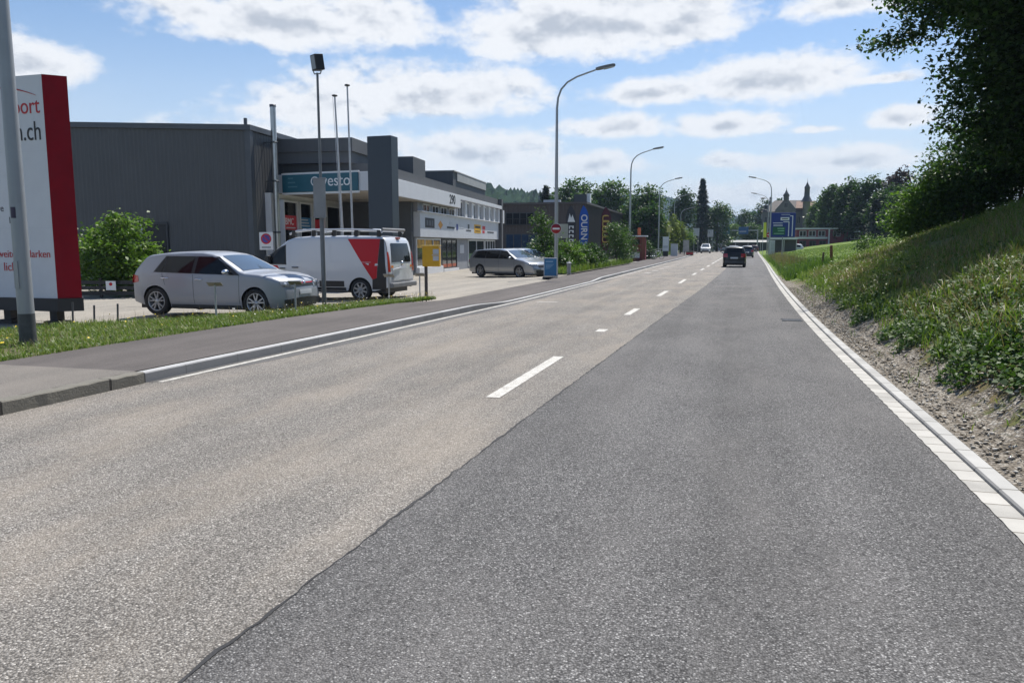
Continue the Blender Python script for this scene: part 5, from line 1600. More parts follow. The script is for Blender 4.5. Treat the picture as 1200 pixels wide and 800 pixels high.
o = thing('signal_cabinet', 'tall grey cabinet beside the round red sign on the right verge', 'cabinet', (4.9, 112.5, gz(4.9, 112.5)))
MB().box(-.3, .3, -.2, .2, -.2, 2.0).build('body', M_LGREY, o, bevel=.02)
MB().box(-.26, .26, -.215, -.203, .2, 1.85).build('door', mat('cabinet_door', (.4, .42, .45), .5), o)

# ------------------------------------------------------------------ left pavement further on: hut, boards, bicycles
o = thing('red_hut', 'small dark red wooden hut with pale roof edge and a grey board in front', 'hut', (-10.3, 76.6, 0), R(4))
M_HUT = mat('hut_red', (.15, .035, .022), .7, var=.2, vscale=2, streak=.6)
MB().box(-.3, 1.75, 0, 2.2, -.2, 2.38).build('wall', M_HUT, o)
MB().box(-.45, 1.95, -.2, 2.4, 2.40, 2.52).build('roof', M_WHITE, o)
window_y(o, .5, 1.35, 1.55, 2.25, 1, fm=M_HUT)
MB().box(1.753, 1.80, .3, 1.9, .0, 2.2).build('door', mat('hut_door', (.22, .02, .03), .6), o)
MB().box(-.28, .0, -.03, -.003, -.1, 2.37).box(1.45, 1.73, -.03, -.003, -.1, 2.37).build('corner_board', mat('hut_trim', (.18, .055, .03), .7), o)
MB().box(.95, 1.25, 1.2, 1.5, 2.53, 3.3).build('chimney', mat('hut_chimney', (.30, .07, .025), .7), o)
o = thing('grey_board', 'pale grey board leaning low in front of the red hut', 'board', (-9.55, 75.6, .1), R(6))
MB().box(-.62, .62, -.03, .03, .25, .78).build('panel', mat('board_pale', (.42, .45, .46), .6, var=.08), o)
MB().box(-.5, -.44, .031, .08, 0, .7).box(.44, .5, .031, .08, 0, .7).build('legs', M_DKGREY, o)


def bicycle(label, x, y, rz, m):
    o = thing('bicycle', label, 'bicycle', (x, y, .12), R(rz), 'bicycles parked beside the red hut')
    for wx in (-.52, .52):
        w_ = MB(); w_.tube([(wx + .33 * math.cos(a), 0, .34 + .33 * math.sin(a)) for a in [2 * math.pi * i / 24 for i in range(25)]], .02, 6, cap=False)
        wo_ = w_.build('wheel', M_RUBBER, o)
        s_ = MB()
        for i in range(8):
            a = math.pi * i / 8
            s_.tube([(wx - .31 * math.cos(a), 0, .34 - .31 * math.sin(a)), (wx + .31 * math.cos(a), 0, .34 + .31 * math.sin(a))], .004, 4, cap=False)
        s_.build('spokes', M_CHROME, wo_)
    f = MB()
    bbk, seat, head, hb = (-.06, 0, .30), (-.20, 0, .84), (.34, 0, .84), (.38, 0, .70)
    for a, b in ((bbk, seat), (seat, head), (bbk, hb), ((-.52, 0, .34), bbk), ((-.52, 0, .34), seat), ((.52, 0, .34), head)):
        f.tube([a, b], .022, 6)
    f.tube([head, (.30, 0, 1.0)], .018, 6)
    f.build('frame', m, o)
    MB().tube([(.22, -.27, 1.02), (.33, -.1, 1.02), (.33, .1, 1.02), (.22, .27, 1.02)], .014, 6).build('handlebar', M_BLACK, o)
    MB().ball((-.22, 0, .93), .13, .07, .04).build('saddle', M_BLACK, o)
    MB().tube([(-.2, 0, .84), (-.215, 0, .92)], .014, 6).build('seat_post', M_GALV, o)
bicycle('white bicycle standing beside the red hut', -7.75, 81.2, 40, M_WHITE)
bicycle('dark bicycle between the red hut and the white bicycle', -8.5, 80.2, 20, M_DKGREY)
tree('dark_shrub', 'dark clipped shrub behind the bicycles', 'shrub', (-9.3, 82.8, 0), [(0, 0, 1.1, 1.0, .9, 1.0), (.6, 0, .7, .8, .8, .65)], L_DARK, 170, 12, .18, .22, .05, limbs=5)
o = thing('notice_board', 'white upright notice board with dark foot on the left pavement edge', 'notice board', (-8.75, 102.4, .1), R(5))
f = MB().box(-.38, .38, -.05, .05, .7, 2.55).build('panel', M_WHITE, o)
MB().box(-.3, .3, -.056, -.051, 1.1, 1.4).build('lower_sheet', M_LGREY, f)
MB().box(-.33, .33, -.2, .2, -.1, .69).build('foot', M_BLACK, o)
o = thing('street_cabinet', 'grey street cabinet beyond the white notice board', 'cabinet', (-7.9, 106, .1))
MB().box(-.45, .45, -.25, .25, -.1, 1.6).build('body', M_LGREY, o, bevel=.02)
MB().box(-.5, .5, -.3, .3, 1.61, 1.68).build('lid', M_GALV, o)
o = thing('yellow_panel_sign', 'small yellow and white panel on a post among the upright trees', 'sign', (-9.3, 114, .1))
MB().tube([(0, .04, -.1), (0, .04, 4.2)], .045, 8).build('pole', M_GALV, o)
MB().box(-.32, .32, -.03, .0, 3.3, 4.1).build('panel', mat('panel_yellow', (.55, .5, .16), .6, var=.1), o)
o = thing('poster_pillar', 'pale upright poster panel near the brown barrier', 'poster panel', (-6.95, 116, .1), R(3))
MB().box(-.42, .42, -.08, .08, .55, 2.2).build('panel', mat('poster_pale', (.40, .38, .35), .6, var=.2, vscale=2), o)
MB().box(-.3, -.2, -.05, .05, -.1, .55).box(.2, .3, -.05, .05, -.1, .55).build('legs', M_DKGREY, o)
o = thing('road_barrier', 'low brown barrier box at the pavement edge', 'barrier', (-6.35, 115, .08))
MB().box(-.5, .5, -.3, .3, 0, .55).build('box', mat('barrier_brown', (.12, .07, .045), .8, var=.2), o, bevel=.03)
MB().box(-.46, .46, -.32, -.302, .2, .38).build('reflector', M_RED, o)
strip('pavement_grass', lambda y: WB(y) - 4, WB, yy(88, 150, 4), lambda x, y: .13, ground_mat(), kind='structure')
ysb = rng.uniform(88, 140, 3500)
P = np.stack([np.array([WB(v) for v in ysb]) - rng.uniform(0, 1.5, 3500), ysb, np.full(3500, .13)], 1)
blades(P, .45, .05, .6, L_GRASS, 'pavement_verge_grass', kind='stuff', label='uncut grass strip along the far left pavement')
# rail fence behind it
fo = thing('rail_fence', 'thin grey pipe rail fence behind the far grass strip', 'fence', (-9.9, 92, .1))
mb = MB()
for i in range(2):
    mb.tube([(0, 0, .5 + .45 * i), (-.4, 26, .5 + .45 * i)], .025, 6)
mb.build('rail', M_GALV, fo)
for i in range(9):
    MB().tube([(-.4 * i / 8, 26 * i / 8, -.2), (-.4 * i / 8, 26 * i / 8, .97)], .03, 6).build('post', M_GALV, fo)

for (x, y, lab) in ((-8.6, 140, 'grey traffic light pole beyond the far left grass strip'), (-8.9, 150.5, 'second grey traffic light pole nearer the crossing')):
    o = thing('traffic_light', lab, 'traffic light', (x, y, .1), 0, 'traffic lights before the crossing')
    MB().tube([(0, .1, -.2), (0, .1, 3.6)], .055, 8).build('pole', M_GALV, o)
    hd = MB().box(-.16, .16, -.12, .04, 2.4, 3.4).build('signal_head', M_BLACK, o, bevel=.03)
    for z in (2.57, 2.9, 3.23):
        MB().lathe([(0, -.125), (.10, -.125), (.10, -.121)], (0, 0, z), 'y', 14).build('lens', mat('dark_lens', (.03, .02, .02), .2), hd)
# crossing: gantry, sign backs, concrete shelter, pale building
gn = thing('sign_gantry', 'steel gantry over the crossing carrying blue direction boards', 'gantry', (0, 199, 0))
MB().box(-6.2, 5.2, -.12, .12, 5.0, 5.25).build('beam', M_GALV, gn)
for x in (-6.1, 5.1):
    MB().tube([(x, 0, -.3), (x, 0, 5.3)], .14, 8).build('post', M_GALV, gn)
M_GB = mat('gantry_blue', (.02, .09, .22), .5, var=.15); M_GG = mat('gantry_teal', (.015, .13, .16), .5, var=.15)
for x0, x1, m, h in ((-5.5, -3.9, M_GB, 1.5), (-3.1, -1.5, M_GG, 1.6), (.6, 2.9, M_GB, 1.5)):
    b = MB().box(x0, x1, -.2, -.125, 4.2, 4.2 + h + .3).build('board', m, gn)
    MB().box(x0 + .2, x1 - .5, -.215, -.201, 4.8, 4.95).build('lettering_bar', M_LGREY, b)
for i, (x, y) in enumerate(((-9.7, 158), (-7.6, 158.5), (-5.4, 176))):
    o = thing('direction_board', ['grey back of a direction board, leftmost before the crossing', 'grey back of a direction board, middle one before the crossing', 'grey back of a direction board beside the blue gantry boards'][i], 'road sign', (x, y, .0), 0, 'direction boards seen from behind')
    MB().box(-.6, .6, -.03, 0, 3.35, 4.9).build('board', mat('board_pale_back', (.42, .43, .44), .5, .3, var=.1), o)
    MB().tube([(-.4, .05, -.2), (-.4, .05, 4.8)], .05, 8).tube([(.4, .05, -.2), (.4, .05, 4.8)], .05, 8).build('posts', M_GALV, o)
o = thing('pale_house', 'narrow pale grey house front beyond the crossing', 'house', (-4.4, 212, 0))
MB().box(-1.4, 1.2, 0, 8, -.4, 4.7).build('wall', mat('house_pale', (.36, .37, .38), .8, var=.08), o)
MB().box(-1.6, 1.4, -.3, 8.3, 4.72, 4.95).build('roof', M_SLATE, o)
for x in (-1.0, 0, .6):
    window_y(o, x, x + .5, 2.6, 3.8, 1, fm=M_LGREY, fr_=.06)
o = thing('long_shelter', 'long low shelter with a curved pale grey roof beyond the crossing', 'shelter', (0, 204, 0))
mb = MB()
mb.grid(lambda x, t: (x, -1.6 + 3.2 * t, 2.25 + .55 * math.sin(math.pi * t)), [-3.2, 0, 4, 8.5], [i / 8 for i in range(9)])
mb.grid(lambda x, t: (x, -1.6 + 3.2 * t, 2.15 + .55 * math.sin(math.pi * t)), [-3.2, 0, 4, 8.5], [i / 8 for i in range(9)], flip=True)
mb.box(-3.2, 8.5, -1.62, -1.55, 2.12, 2.28)
mb.build('roof', mat('shelter_roof', (.20, .205, .20), .6, var=.1), o)
for x in (-3, 0, 3, 6, 8.2):
    MB().box(x - .08, x + .08, -1.4, -1.25, -.3, 2.14).build('post', M_GALV, o)
MB().box(-3.1, 8.4, 1.3, 1.4, -.3, 2.13).build('rear_wall', M_DKGREY, o)

# ------------------------------------------------------------------ vehicles (local x = forward, y = left, z = up)
def car_paint(name, col, metal=.0, rough=.3):
    return mat(name, col, rough, metal, var=0.0, coat=1.0)


class Body:
    def __init__(s, top, W, belt, roof_in, sill, wheels, R_, bulge_f=.12, bulge_r=.07, taper_f=.16, taper_r=.09, crown=.03, edge=.07, arch=1.13):
        s.top, s.W, s.belt, s.roof_in, s.sill, s.wheels, s.R = top, W, belt, roof_in, sill, wheels, R_
        s.bf, s.br, s.tf, s.tr, s.crown, s.edge, s.arch = bulge_f, bulge_r, taper_f, taper_r, crown, edge, arch
        s.x0, s.x1 = top[0][0], top[-1][0]
        s.zmax = max(p[1] for p in top)
    def zt(s, x):
        return float(np.interp(x, [p[0] for p in s.top], [p[1] for p in s.top]))
    def zb(s, x):
        z = s.sill
        if x > s.x1 - .45: z = s.sill + .05 * ((x - s.x1 + .45) / .45)
        if x < s.x0 + .5: z = s.sill + .12 * ((s.x0 + .5 - x) / .5)
        for c in s.wheels:
            r = s.R * s.arch
            if abs(x - c) < r:
                z = max(z, s.R + math.sqrt(r * r - (x - c) ** 2))
        return z
    def hw(s, x, z):
        w_ = s.W
        f = max(0, (x - s.x1 + .6) / .6); w_ *= 1 - s.tf * f * f
        f = max(0, (s.x0 + .5 - x) / .5); w_ *= 1 - s.tr * f * f
        if z < .5: w_ -= .05 * ((.5 - z) / .3) ** 2
        if z > s.belt:
            t = (z - s.belt) / max(.01, s.zmax - s.belt)
            w_ -= s.roof_in * (.75 * t + .25 * t * t)
        else:
            w_ -= .022 * ((s.belt - z) / .4 - .6) ** 2 * .6
        return w_
    def warp(s, x, y, z):
        f = max(0, (x - s.x1 + .7) / .7); x -= s.bf * f * (abs(y) / s.W) ** 2.4
        f = max(0, (s.x0 + .5 - x) / .5); x += s.br * f * (abs(y) / s.W) ** 2.4
        return (x, y, z)
    def zsurf(s, x, y):
        ye = s.hw(x, s.zt(x))
        return s.zt(x) + s.crown * (1 - min(1, (y / ye) ** 2))
    def mesh(s, step=.05):
        xs = set(np.round(np.arange(s.x0, s.x1, step), 4)) | {s.x1} | {p[0] for p in s.top}
        for c in s.wheels:
            for a in np.linspace(0, math.pi, 23):
                xs.add(round(c + s.R * s.arch * math.cos(a), 4))
        xs = sorted(x for x in xs if s.x0 <= x <= s.x1)
        xs = [x for i, x in enumerate(xs) if i == 0 or x - xs[i - 1] > .004 or x == s.x1]
        mb = MB()
        NS, rings = 11, []
        for x in xs:
            zb, zt = s.zb(x), s.zt(x)
            e = min(s.edge, max(.01, (zt - zb) * .4))
            ze = zt - e
            ring = []
            for k in range(NS):
                z = zb + (ze - zb) * k / (NS - 1)
                ring.append((x, s.hw(x, z), z))
            ye = s.hw(x, ze)
            for a in (30, 60, 90):
                ring.append((x, ye - e * 1.1 * (1 - math.cos(R(a))), ze + e * math.sin(R(a))))
            yt = ring[-1][1]
            for q in (.75, .5, .25, 0):
                ring.append((x, yt * q, zt + s.crown * (1 - q * q)))
            full = ring + [(p[0], -p[1], p[2]) for p in reversed(ring[:-1])]
            rings.append([s.warp(*p) for p in full])
        n = len(rings[0])
        vs = [p for r_ in rings for p in r_]
        fs = [(i * n + k, (i + 1) * n + k, (i + 1) * n + k + 1, i * n + k + 1) for i in range(len(rings) - 1) for k in range(n - 1)]
        mb.add(vs, [tuple(reversed(f)) for f in fs], 0, True)
        mb.add(rings[0], [tuple(range(n))]); mb.add(rings[-1], [tuple(reversed(range(n)))])
        return mb
    # patches lying on the body
    def side(s, mb, c, off, sy=1, nx=8, nz=4):
        """c: four (x, z) corners: lower rear, lower front, upper front, upper rear"""
        def fn(u, v):
            x = (c[0][0] * (1 - u) + c[1][0] * u) * (1 - v) + (c[3][0] * (1 - u) + c[2][0] * u) * v
            z = (c[0][1] * (1 - u) + c[1][1] * u) * (1 - v) + (c[3][1] * (1 - u) + c[2][1] * u) * v
            return s.warp(x, sy * (s.hw(x, z) + off), z)
        mb.grid(fn, [i / nx for i in range(nx + 1)], [i / nz for i in range(nz + 1)], smooth=True, flip=(sy > 0))
        return mb
    def topp(s, mb, xa, xb, ya, yb, off, nx=6, ny=8):
        dz = s.zt(xb) - s.zt(xa); L = math.hypot(xb - xa, dz); nxn, nzn = -dz / L, (xb - xa) / L
        if nzn < 0: nxn, nzn = -nxn, -nzn
        def fn(u, v):
            x = xa + (xb - xa) * u
            y = (ya + (yb - ya) * u) * (2 * v - 1)
            z = s.zsurf(x, y)
            p = s.warp(x, y, z)
            return (p[0] + nxn * off, p[1], p[2] + nzn * off)
        mb.grid(fn, [i / nx for i in range(nx + 1)], [i / ny for i in range(ny + 1)], smooth=True, flip=(xb < xa))
        return mb
    def xend(s, z, front):
        pts = s.top if front else s.top
        z_ = min(z, s.zmax - .01)
        if front:
            for i in range(len(pts) - 1, 0, -1):
                a, b = pts[i], pts[i - 1]
                if a[1] <= z_ <= b[1]:
                    return a[0] + (b[0] - a[0]) * (z_ - a[1]) / max(1e-6, b[1] - a[1])
            return s.x1
        for i in range(len(pts) - 1):
            a, b = pts[i], pts[i + 1]
            if a[1] <= z_ <= b[1]:
                return a[0] + (b[0] - a[0]) * (z_ - a[1]) / max(1e-6, b[1] - a[1])
        return s.x0
    def endp(s, mb, c, off, front=True, ny=8, nz=3):
        """c: four (y, z) corners on the nose or tail: lower a, lower b, upper b, upper a"""
        sg = 1 if front else -1
        def fn(u, v):
            y = (c[0][0] * (1 - u) + c[1][0] * u) * (1 - v) + (c[3][0] * (1 - u) + c[2][0] * u) * v
            z = (c[0][1] * (1 - u) + c[1][1] * u) * (1 - v) + (c[3][1] * (1 - u) + c[2][1] * u) * v
            x = s.xend(z - s.crown * (1 - min(1, (y / (s.W * .86)) ** 2)), front)
            p = s.warp(x, y, z)
            return (p[0] + sg * off, p[1], p[2])
        mb.grid(fn, [i / ny for i in range(ny + 1)], [i / nz for i in range(nz + 1)], smooth=True, flip=(c[1][0] > c[0][0]) != front)
        return mb


def wheel(parent, x, y, R_, side, spokes=5, wide=.20, rim_m=None, double=True, hub=.62, name='wheel'):
    """side +1: outer face towards +y"""
    o = bpy.data.objects.new(name, None)
    COL.objects.link(o); o.parent = parent; o.location = (x, y, R_)
    if side < 0:
        o.rotation_euler = (0, 0, math.pi)
    h = wide / 2
    ri = R_ * .70
    MB().lathe([(ri, -h), (R_ * .93, -h), (R_, -h * .7), (R_, h * .7), (R_ * .95, h), (R_ * .80, h + .008), (ri, h - .005)], axis='y', n=36).build('tyre', M_RUBBER, o)
    rm = MB()
    rm.lathe([(ri * 1.01, -h * .6), (ri * 1.01, h - .006), (ri * .95, h + .002), (ri * .90, h - .02), (ri * .88, -h * .4)], axis='y', n=36)
    rm.lathe([(0, h - .012), (R_ * .16, h - .014), (R_ * .18, h - .04), (R_ * .16, -h * .3)], axis='y', n=20)
    for k in range(spokes):
        a = 2 * math.pi * k / spokes + .3
        for da in ((-.16, .16) if double else (0,)):
            c0, s0, c1, s1 = math.cos(a + da * .5), math.sin(a + da * .5), math.cos(a + da * 1.5), math.sin(a + da * 1.5)
            wv = R_ * (.055 if double else .10)
            p0 = Vector((c0 * R_ * .12, 0, s0 * R_ * .12)); p1 = Vector((c1 * ri * .93, 0, s1 * ri * .93))
            d = (p1 - p0).normalized(); n_ = Vector((-d.z, 0, d.x)) * wv
            vs = []
            for p, yy_ in ((p0, h - .016), (p1, h - .012)):
                for sgn in (-1, 1):
                    for dep in (0, -.035):
                        q = p + n_ * sgn * (1 if p is p0 else .75); vs.append((q.x, yy_ + dep, q.z))
            rm.add(vs, [(0, 2, 6, 4), (1, 5, 7, 3), (0, 4, 5, 1), (2, 3, 7, 6), (4, 6, 7, 5)])
    rm.build('rim', rim_m or M_ALLOY, o)
    MB().lathe([(0, -h * .2), (ri * .97, -h * .2)], axis='y', n=24).build('brake_disc', mat('brake_dark', (.03, .03, .032), .6, .3), o)
    return o


def tagged_car(label, x, y, z, rz, cat, name, group=None):
    return thing(name, label, cat, (x, y, z), rz, group)


def build_car(label, x, y, z, rz, B, paint, cfg, cat='car', name='parked_car', group=None):
    root = tagged_car(label, x, y, z, rz, cat, name, group)
    body = B.mesh().build('body', paint, root)
    MB().box(B.x0 + .18, B.x1 - .20, -B.W + .16, B.W - .16, B.sill - .04, B.sill + .40).build('underbody', M_BLACK, root)
    for c in B.wheels:
        for sy in (1, -1):
            wheel(root, c, sy * (B.W - .115), B.R, sy, cfg.get('spokes', 5), rim_m=cfg.get('rim'), double=cfg.get('double', True))
    # glasshouse: black surround then panes
    for sy in (1, -1):
        for q in cfg['surround']:
            B.side(MB(), q, .004, sy).build('window_surround', M_BLACK, root)
    for sy in (1, -1):
        for q in cfg['panes']:
            B.side(MB(), q, .008, sy).build('side_window', M_GLASSDK, root)
    w_ = cfg['screen']
    B.topp(MB(), w_[0], w_[1], w_[2], w_[3], .006).build('windscreen', M_GLASSSCREEN, root)
    w_ = cfg['backlight']
    B.topp(MB(), w_[0], w_[1], w_[2], w_[3], .006).build('rear_window', M_GLASSDK, root)
    # sill trim, seams and handles
    sm = MB()
    for sy in (1, -1):
        for xs_ in cfg['seams']:
            (xa, za), (xb, zb) = xs_
            B.side(sm, [(xa - .005, za), (xa + .005, za), (xb + .005, zb), (xb - .005, zb)], .002, sy, 1, 6)
    sm.build('door_seam', M_DKGREY, body)
    for sy in (1, -1):
        B.side(MB(), [(B.wheels[0] + B.R * 1.2, B.sill), (B.wheels[1] - B.R * 1.2, B.sill), (B.wheels[1] - B.R * 1.2, B.sill + .07), (B.wheels[0] + B.R * 1.2, B.sill + .07)], .004, sy).build('sill_trim', cfg.get('sillmat', M_DKGREY), body)
    for sy in (1, -1):
        for hx, hz_ in cfg['handles']:
            h = MB(); h.tube([(hx - .10, sy * (B.hw(hx, hz_) + .002), hz_), (hx - .06, sy * (B.hw(hx, hz_) + .03), hz_), (hx + .06, sy * (B.hw(hx, hz_) + .03), hz_), (hx + .10, sy * (B.hw(hx, hz_) + .002), hz_)], .014, 6)
            h.build('door_handle', cfg.get('handlemat', paint), root)
        mx, mz = cfg['mirror']
        ym = sy * (B.hw(mx, mz) + .10)
        m_ = MB().ball((mx, ym, mz + .04), .075, .11, .065).tube([(mx + .02, sy * (B.hw(mx, mz) - .02), mz), (mx, ym, mz + .01)], .03, 6).build('mirror', cfg.get('mirrormat', paint), root)
        MB().ball((mx - .035, ym, mz + .04), .045, .09, .05).build('mirror_glass', M_LAMPGLASS, m_)
    # nose
    f = cfg['front']
    for sy in (1, -1):
        q = [(sy * f['lamp'][0], f['lamp'][2]), (sy * f['lamp'][1], f['lamp'][2] + .03), (sy * f['lamp'][1], f['lamp'][3]), (sy * f['lamp'][0], f['lamp'][3] - .02)]
        hl = B.endp(MB(), q, .008, True).build('headlight', mat('headlight_dark', (.10, .11, .12), .08, .2, var=0, coat=1.0), root)
        for k in (.33, .7):
            yc = f['lamp'][0] + (f['lamp'][1] - f['lamp'][0]) * k; zc = (f['lamp'][2] + f['lamp'][3]) / 2
            p = B.warp(B.xend(zc, True), sy * yc, zc)
            MB().ball((p[0] + .0, p[1], p[2]), .025, .055, .045).build('lens', M_LAMPGLASS, hl)
    B.endp(MB(), [(-f['grille'][0], f['grille'][1]), (f['grille'][0], f['grille'][1]), (f['grille'][0], f['grille'][2]), (-f['grille'][0], f['grille'][2])], .007, True).build('grille', M_BLACK, root)
    if 'stripe' in f:
        B.endp(MB(), [(-f['grille'][0], f['stripe']), (f['grille'][0], f['stripe']), (f['grille'][0], f['stripe'] + .018), (-f['grille'][0], f['stripe'] + .018)], .011, True).build('grille_trim', f.get('stripemat', M_CHROME), root)
    B.endp(MB(), [(-f['intake'][0], f['intake'][1]), (f['intake'][0], f['intake'][1]), (f['intake'][0] + .03, f['intake'][2]), (-f['intake'][0] - .03, f['intake'][2])], .007, True).build('lower_intake', M_BLACK, root)
    zc = f['badge']
    p = B.warp(B.xend(zc, True), 0, zc)
    MB().lathe([(.0, .022), (.055, .020), (.062, .012), (.062, 0)], (p[0], 0, zc), 'x', 20).build('badge', M_CHROME, root)
    pl = B.endp(MB(), [(-.26, f['plate']), (.26, f['plate']), (.26, f['plate'] + .11), (-.26, f['plate'] + .11)], .012, True).build('number_plate', M_LGREY, root)
    if f.get('fog'):
        for sy in (1, -1):
            B.endp(MB(), [(sy * f['fog'][0], f['fog'][2]), (sy * f['fog'][1], f['fog'][2]), (sy * f['fog'][1], f['fog'][3]), (sy * f['fog'][0], f['fog'][3])], .009, True).build('fog_lamp', M_BLACK, root)
    # tail
    r = cfg['rear']
    for sy in (1, -1):
        B.endp(MB(), [(sy * r['lamp'][0], r['lamp'][2]), (sy * r['lamp'][1], r['lamp'][2]), (sy * r['lamp'][1], r['lamp'][3]), (sy * r['lamp'][0], r['lamp'][3])], .008, False).build('tail_light', M_REDLAMP, root)
        if 'wrap' in r:
            B.side(MB(), r['wrap'], .006, sy, 3, 3).build('tail_light', M_REDLAMP, root)
    B.endp(MB(), [(-.26, r['plate']), (.26, r['plate']), (.26, r['plate'] + .11), (-.26, r['plate'] + .11)], .012, False).build('number_plate', M_LGREY, root)
    if 'bumper' in r:
        B.endp(MB(), [(-B.W * .8, r['bumper'][0]), (B.W * .8, r['bumper'][0]), (B.W * .82, r['bumper'][1]), (-B.W * .82, r['bumper'][1])], .02, False).build('rear_bumper', M_DKGREY, root)
    return root


SILVER = mat('silver_paint', (.30, .318, .35), .5, .38, var=0, coat=.45)
STEEL = car_paint('steel_grey_paint', (.30, .315, .335), .5, .30)
BLACKP = mat('black_paint', (.008, .008, .009), .3, var=0, spec=.3, coat=.25)
WHITEP = car_paint('white_car_paint', (.68, .70, .72), .0, .35)

HB = Body([(-2.02, .50), (-2.015, .82), (-1.985, .97), (-1.90, 1.09), (-1.66, 1.345), (-1.58, 1.395), (-1.50, 1.42), (-1.1, 1.462), (-.5, 1.485), (-.1, 1.48), (.18, 1.44), (.34, 1.39), (.65, 1.235), (.98, 1.055), (1.12, 1.015), (1.5, .985), (1.85, .92), (2.03, .855), (2.11, .79), (2.15, .70), (2.17, .56), (2.172, .42)],
          .885, .95, .235, .20, (-1.30, 1.38), .332)
HB_CFG = dict(surround=[[(-1.34, 1.02), (1.0, .965), (.38, 1.385), (-1.08, 1.395)]],
              panes=[[(-.20, .995), (.84, .98), (.34, 1.36), (-.18, 1.385)], [(-1.06, 1.015), (-.29, .998), (-.27, 1.385), (-.97, 1.378)], [(-1.29, 1.03), (-1.10, 1.018), (-1.01, 1.370), (-1.08, 1.36)]],
              screen=(.99, .35, .70, .56), backlight=(-1.93, -1.64, .60, .54),
              seams=[((-.25, .28), (-.25, .97)), ((.96, .30), (.98, .96)), ((-1.02, .72), (-1.10, 1.0)), ((-1.7, .585), (1.62, .585))], handles=[(-.10, .86), (-1.02, .88)], handlemat=M_CHROME, mirror=(.70, 1.0), mirrormat=M_CHROME,
              front=dict(lamp=(.40, .84, .68, .84), grille=(.40, .705, .80), stripe=.775, stripemat=M_RED, intake=(.52, .24, .43), badge=.755, plate=.52, fog=(.60, .80, .26, .42)),
              rear=dict(lamp=(.48, .84, .76, .95), wrap=[(-2.0, .76), (-1.80, .79), (-1.82, .93), (-1.97, .95)], plate=.52, bumper=(.30, .5)))
build_car('silver hatchback with grey spoked wheels parked in front of the dark hall', -11.88, 16.04, -.055, R(1.0), HB, SILVER, dict(HB_CFG, rim=mat('grey_alloy', (.42, .425, .43), .35, .5, var=0), spokes=5), name='hatchback')

WG = Body([(-2.38, .55), (-2.37, .86), (-2.30, 1.05), (-2.10, 1.30), (-1.98, 1.41), (-1.4, 1.46), (-.6, 1.485), (-.1, 1.48), (.25, 1.43), (.75, 1.20), (1.15, 1.0), (1.3, .965), (1.7, .90), (2.1, .79), (2.3, .68), (2.36, .55), (2.38, .45)],
          .91, .94, .24, .19, (-1.42, 1.42), .325)
WG_CFG = dict(surround=[[(-2.02, 1.0), (1.12, .97), (.42, 1.40), (-1.72, 1.41)]],
              panes=[[(.02, .99), (.98, .985), (.40, 1.365), (.04, 1.39)], [(-.98, .99), (-.08, .99), (-.06, 1.39), (-.96, 1.40)], [(-1.86, 1.03), (-1.06, .995), (-1.04, 1.395), (-1.66, 1.385)]],
              screen=(1.12, .35, .72, .58), backlight=(-2.24, -2.02, .60, .55),
              seams=[((-.04, .28), (-.04, .97)), ((1.05, .30), (1.1, .95)), ((-1.02, .62), (-1.05, .97))], handles=[(.12, .86), (-.9, .87)], mirror=(.86, 1.0),
              front=dict(lamp=(.46, .84, .62, .75), grille=(.42, .54, .74), intake=(.55, .25, .40), badge=.78, plate=.42), rear=dict(lamp=(.50, .86, .74, .93), plate=.58, bumper=(.32, .5)))
ang = math.atan2(-.45, .89)
build_car('grey estate car parked in front of the shop beside the blue poster stand', -11.5, 39.55, -.10, ang, WG, STEEL, WG_CFG, name='estate_car', group='estate cars parked by the shop')
build_car('pale silver estate car half hidden behind the grey estate car', -11.5, 42.4, -.10, ang, WG, car_paint('pale_silver_paint', (.46, .48, .50), .5, .3), WG_CFG, name='estate_car', group='estate cars parked by the shop')

SB = Body([(-1.80, .50), (-1.79, .80), (-1.74, .98), (-1.62, 1.20), (-1.50, 1.38), (-1.40, 1.43), (-.9, 1.48), (-.2, 1.48), (.15, 1.43), (.6, 1.17), (.95, 1.0), (1.3, .93), (1.6, .82), (1.75, .68), (1.80, .45)],
          .80, .94, .25, .20, (-1.18, 1.18), .29, edge=.11)
SB_CFG = dict(surround=[[(-1.45, .99), (.95, .97), (.30, 1.38), (-1.22, 1.40)]],
              panes=[[(-.15, .985), (.80, .985), (.28, 1.35), (-.13, 1.38)], [(-1.30, 1.0), (-.25, .985), (-.23, 1.38), (-1.12, 1.375)]],
              screen=(.92, .25, .64, .52), backlight=(-1.70, -1.52, .56, .50), seams=[((-.2, .28), (-.2, .97))], handles=[(-.05, .84)], mirror=(.68, .98), mirrormat=BLACKP,
              front=dict(lamp=(.42, .74, .60, .74), grille=(.38, .60, .68), intake=(.45, .25, .42), badge=.72, plate=.46), rear=dict(lamp=(.46, .77, .72, .98), plate=.62, bumper=(.30, .48)), double=False)
build_car('small black hatchback driving away in the right lane', -.02, 59.2, 0, R(90 - 1.2), SB, BLACKP, SB_CFG, name='black_hatchback')
build_car('dark car driving ahead of the small black hatchback', 1.45, 103, 0, R(90 - 1), SB, car_paint('dark_blue_paint', (.02, .022, .03), 0, .25), SB_CFG, name='dark_car', group=None)
build_car('second black car driving ahead, partly hidden behind the small black hatchback', -.2, 108, 0, R(90 - 1), SB, car_paint('dark_car_paint', (.03, .032, .035), 0, .25), SB_CFG, name='dark_car')
build_car('pale silver car waiting far off at the crossing', -2.6, 190, 0, R(90), SB, WHITEP, SB_CFG, name='pale_car')
build_car('white car parked beside the flat shelter on the right', 8.9, 134, gz(8.9, 134) - .5, R(170), SB, WHITEP, SB_CFG, name='white_car')
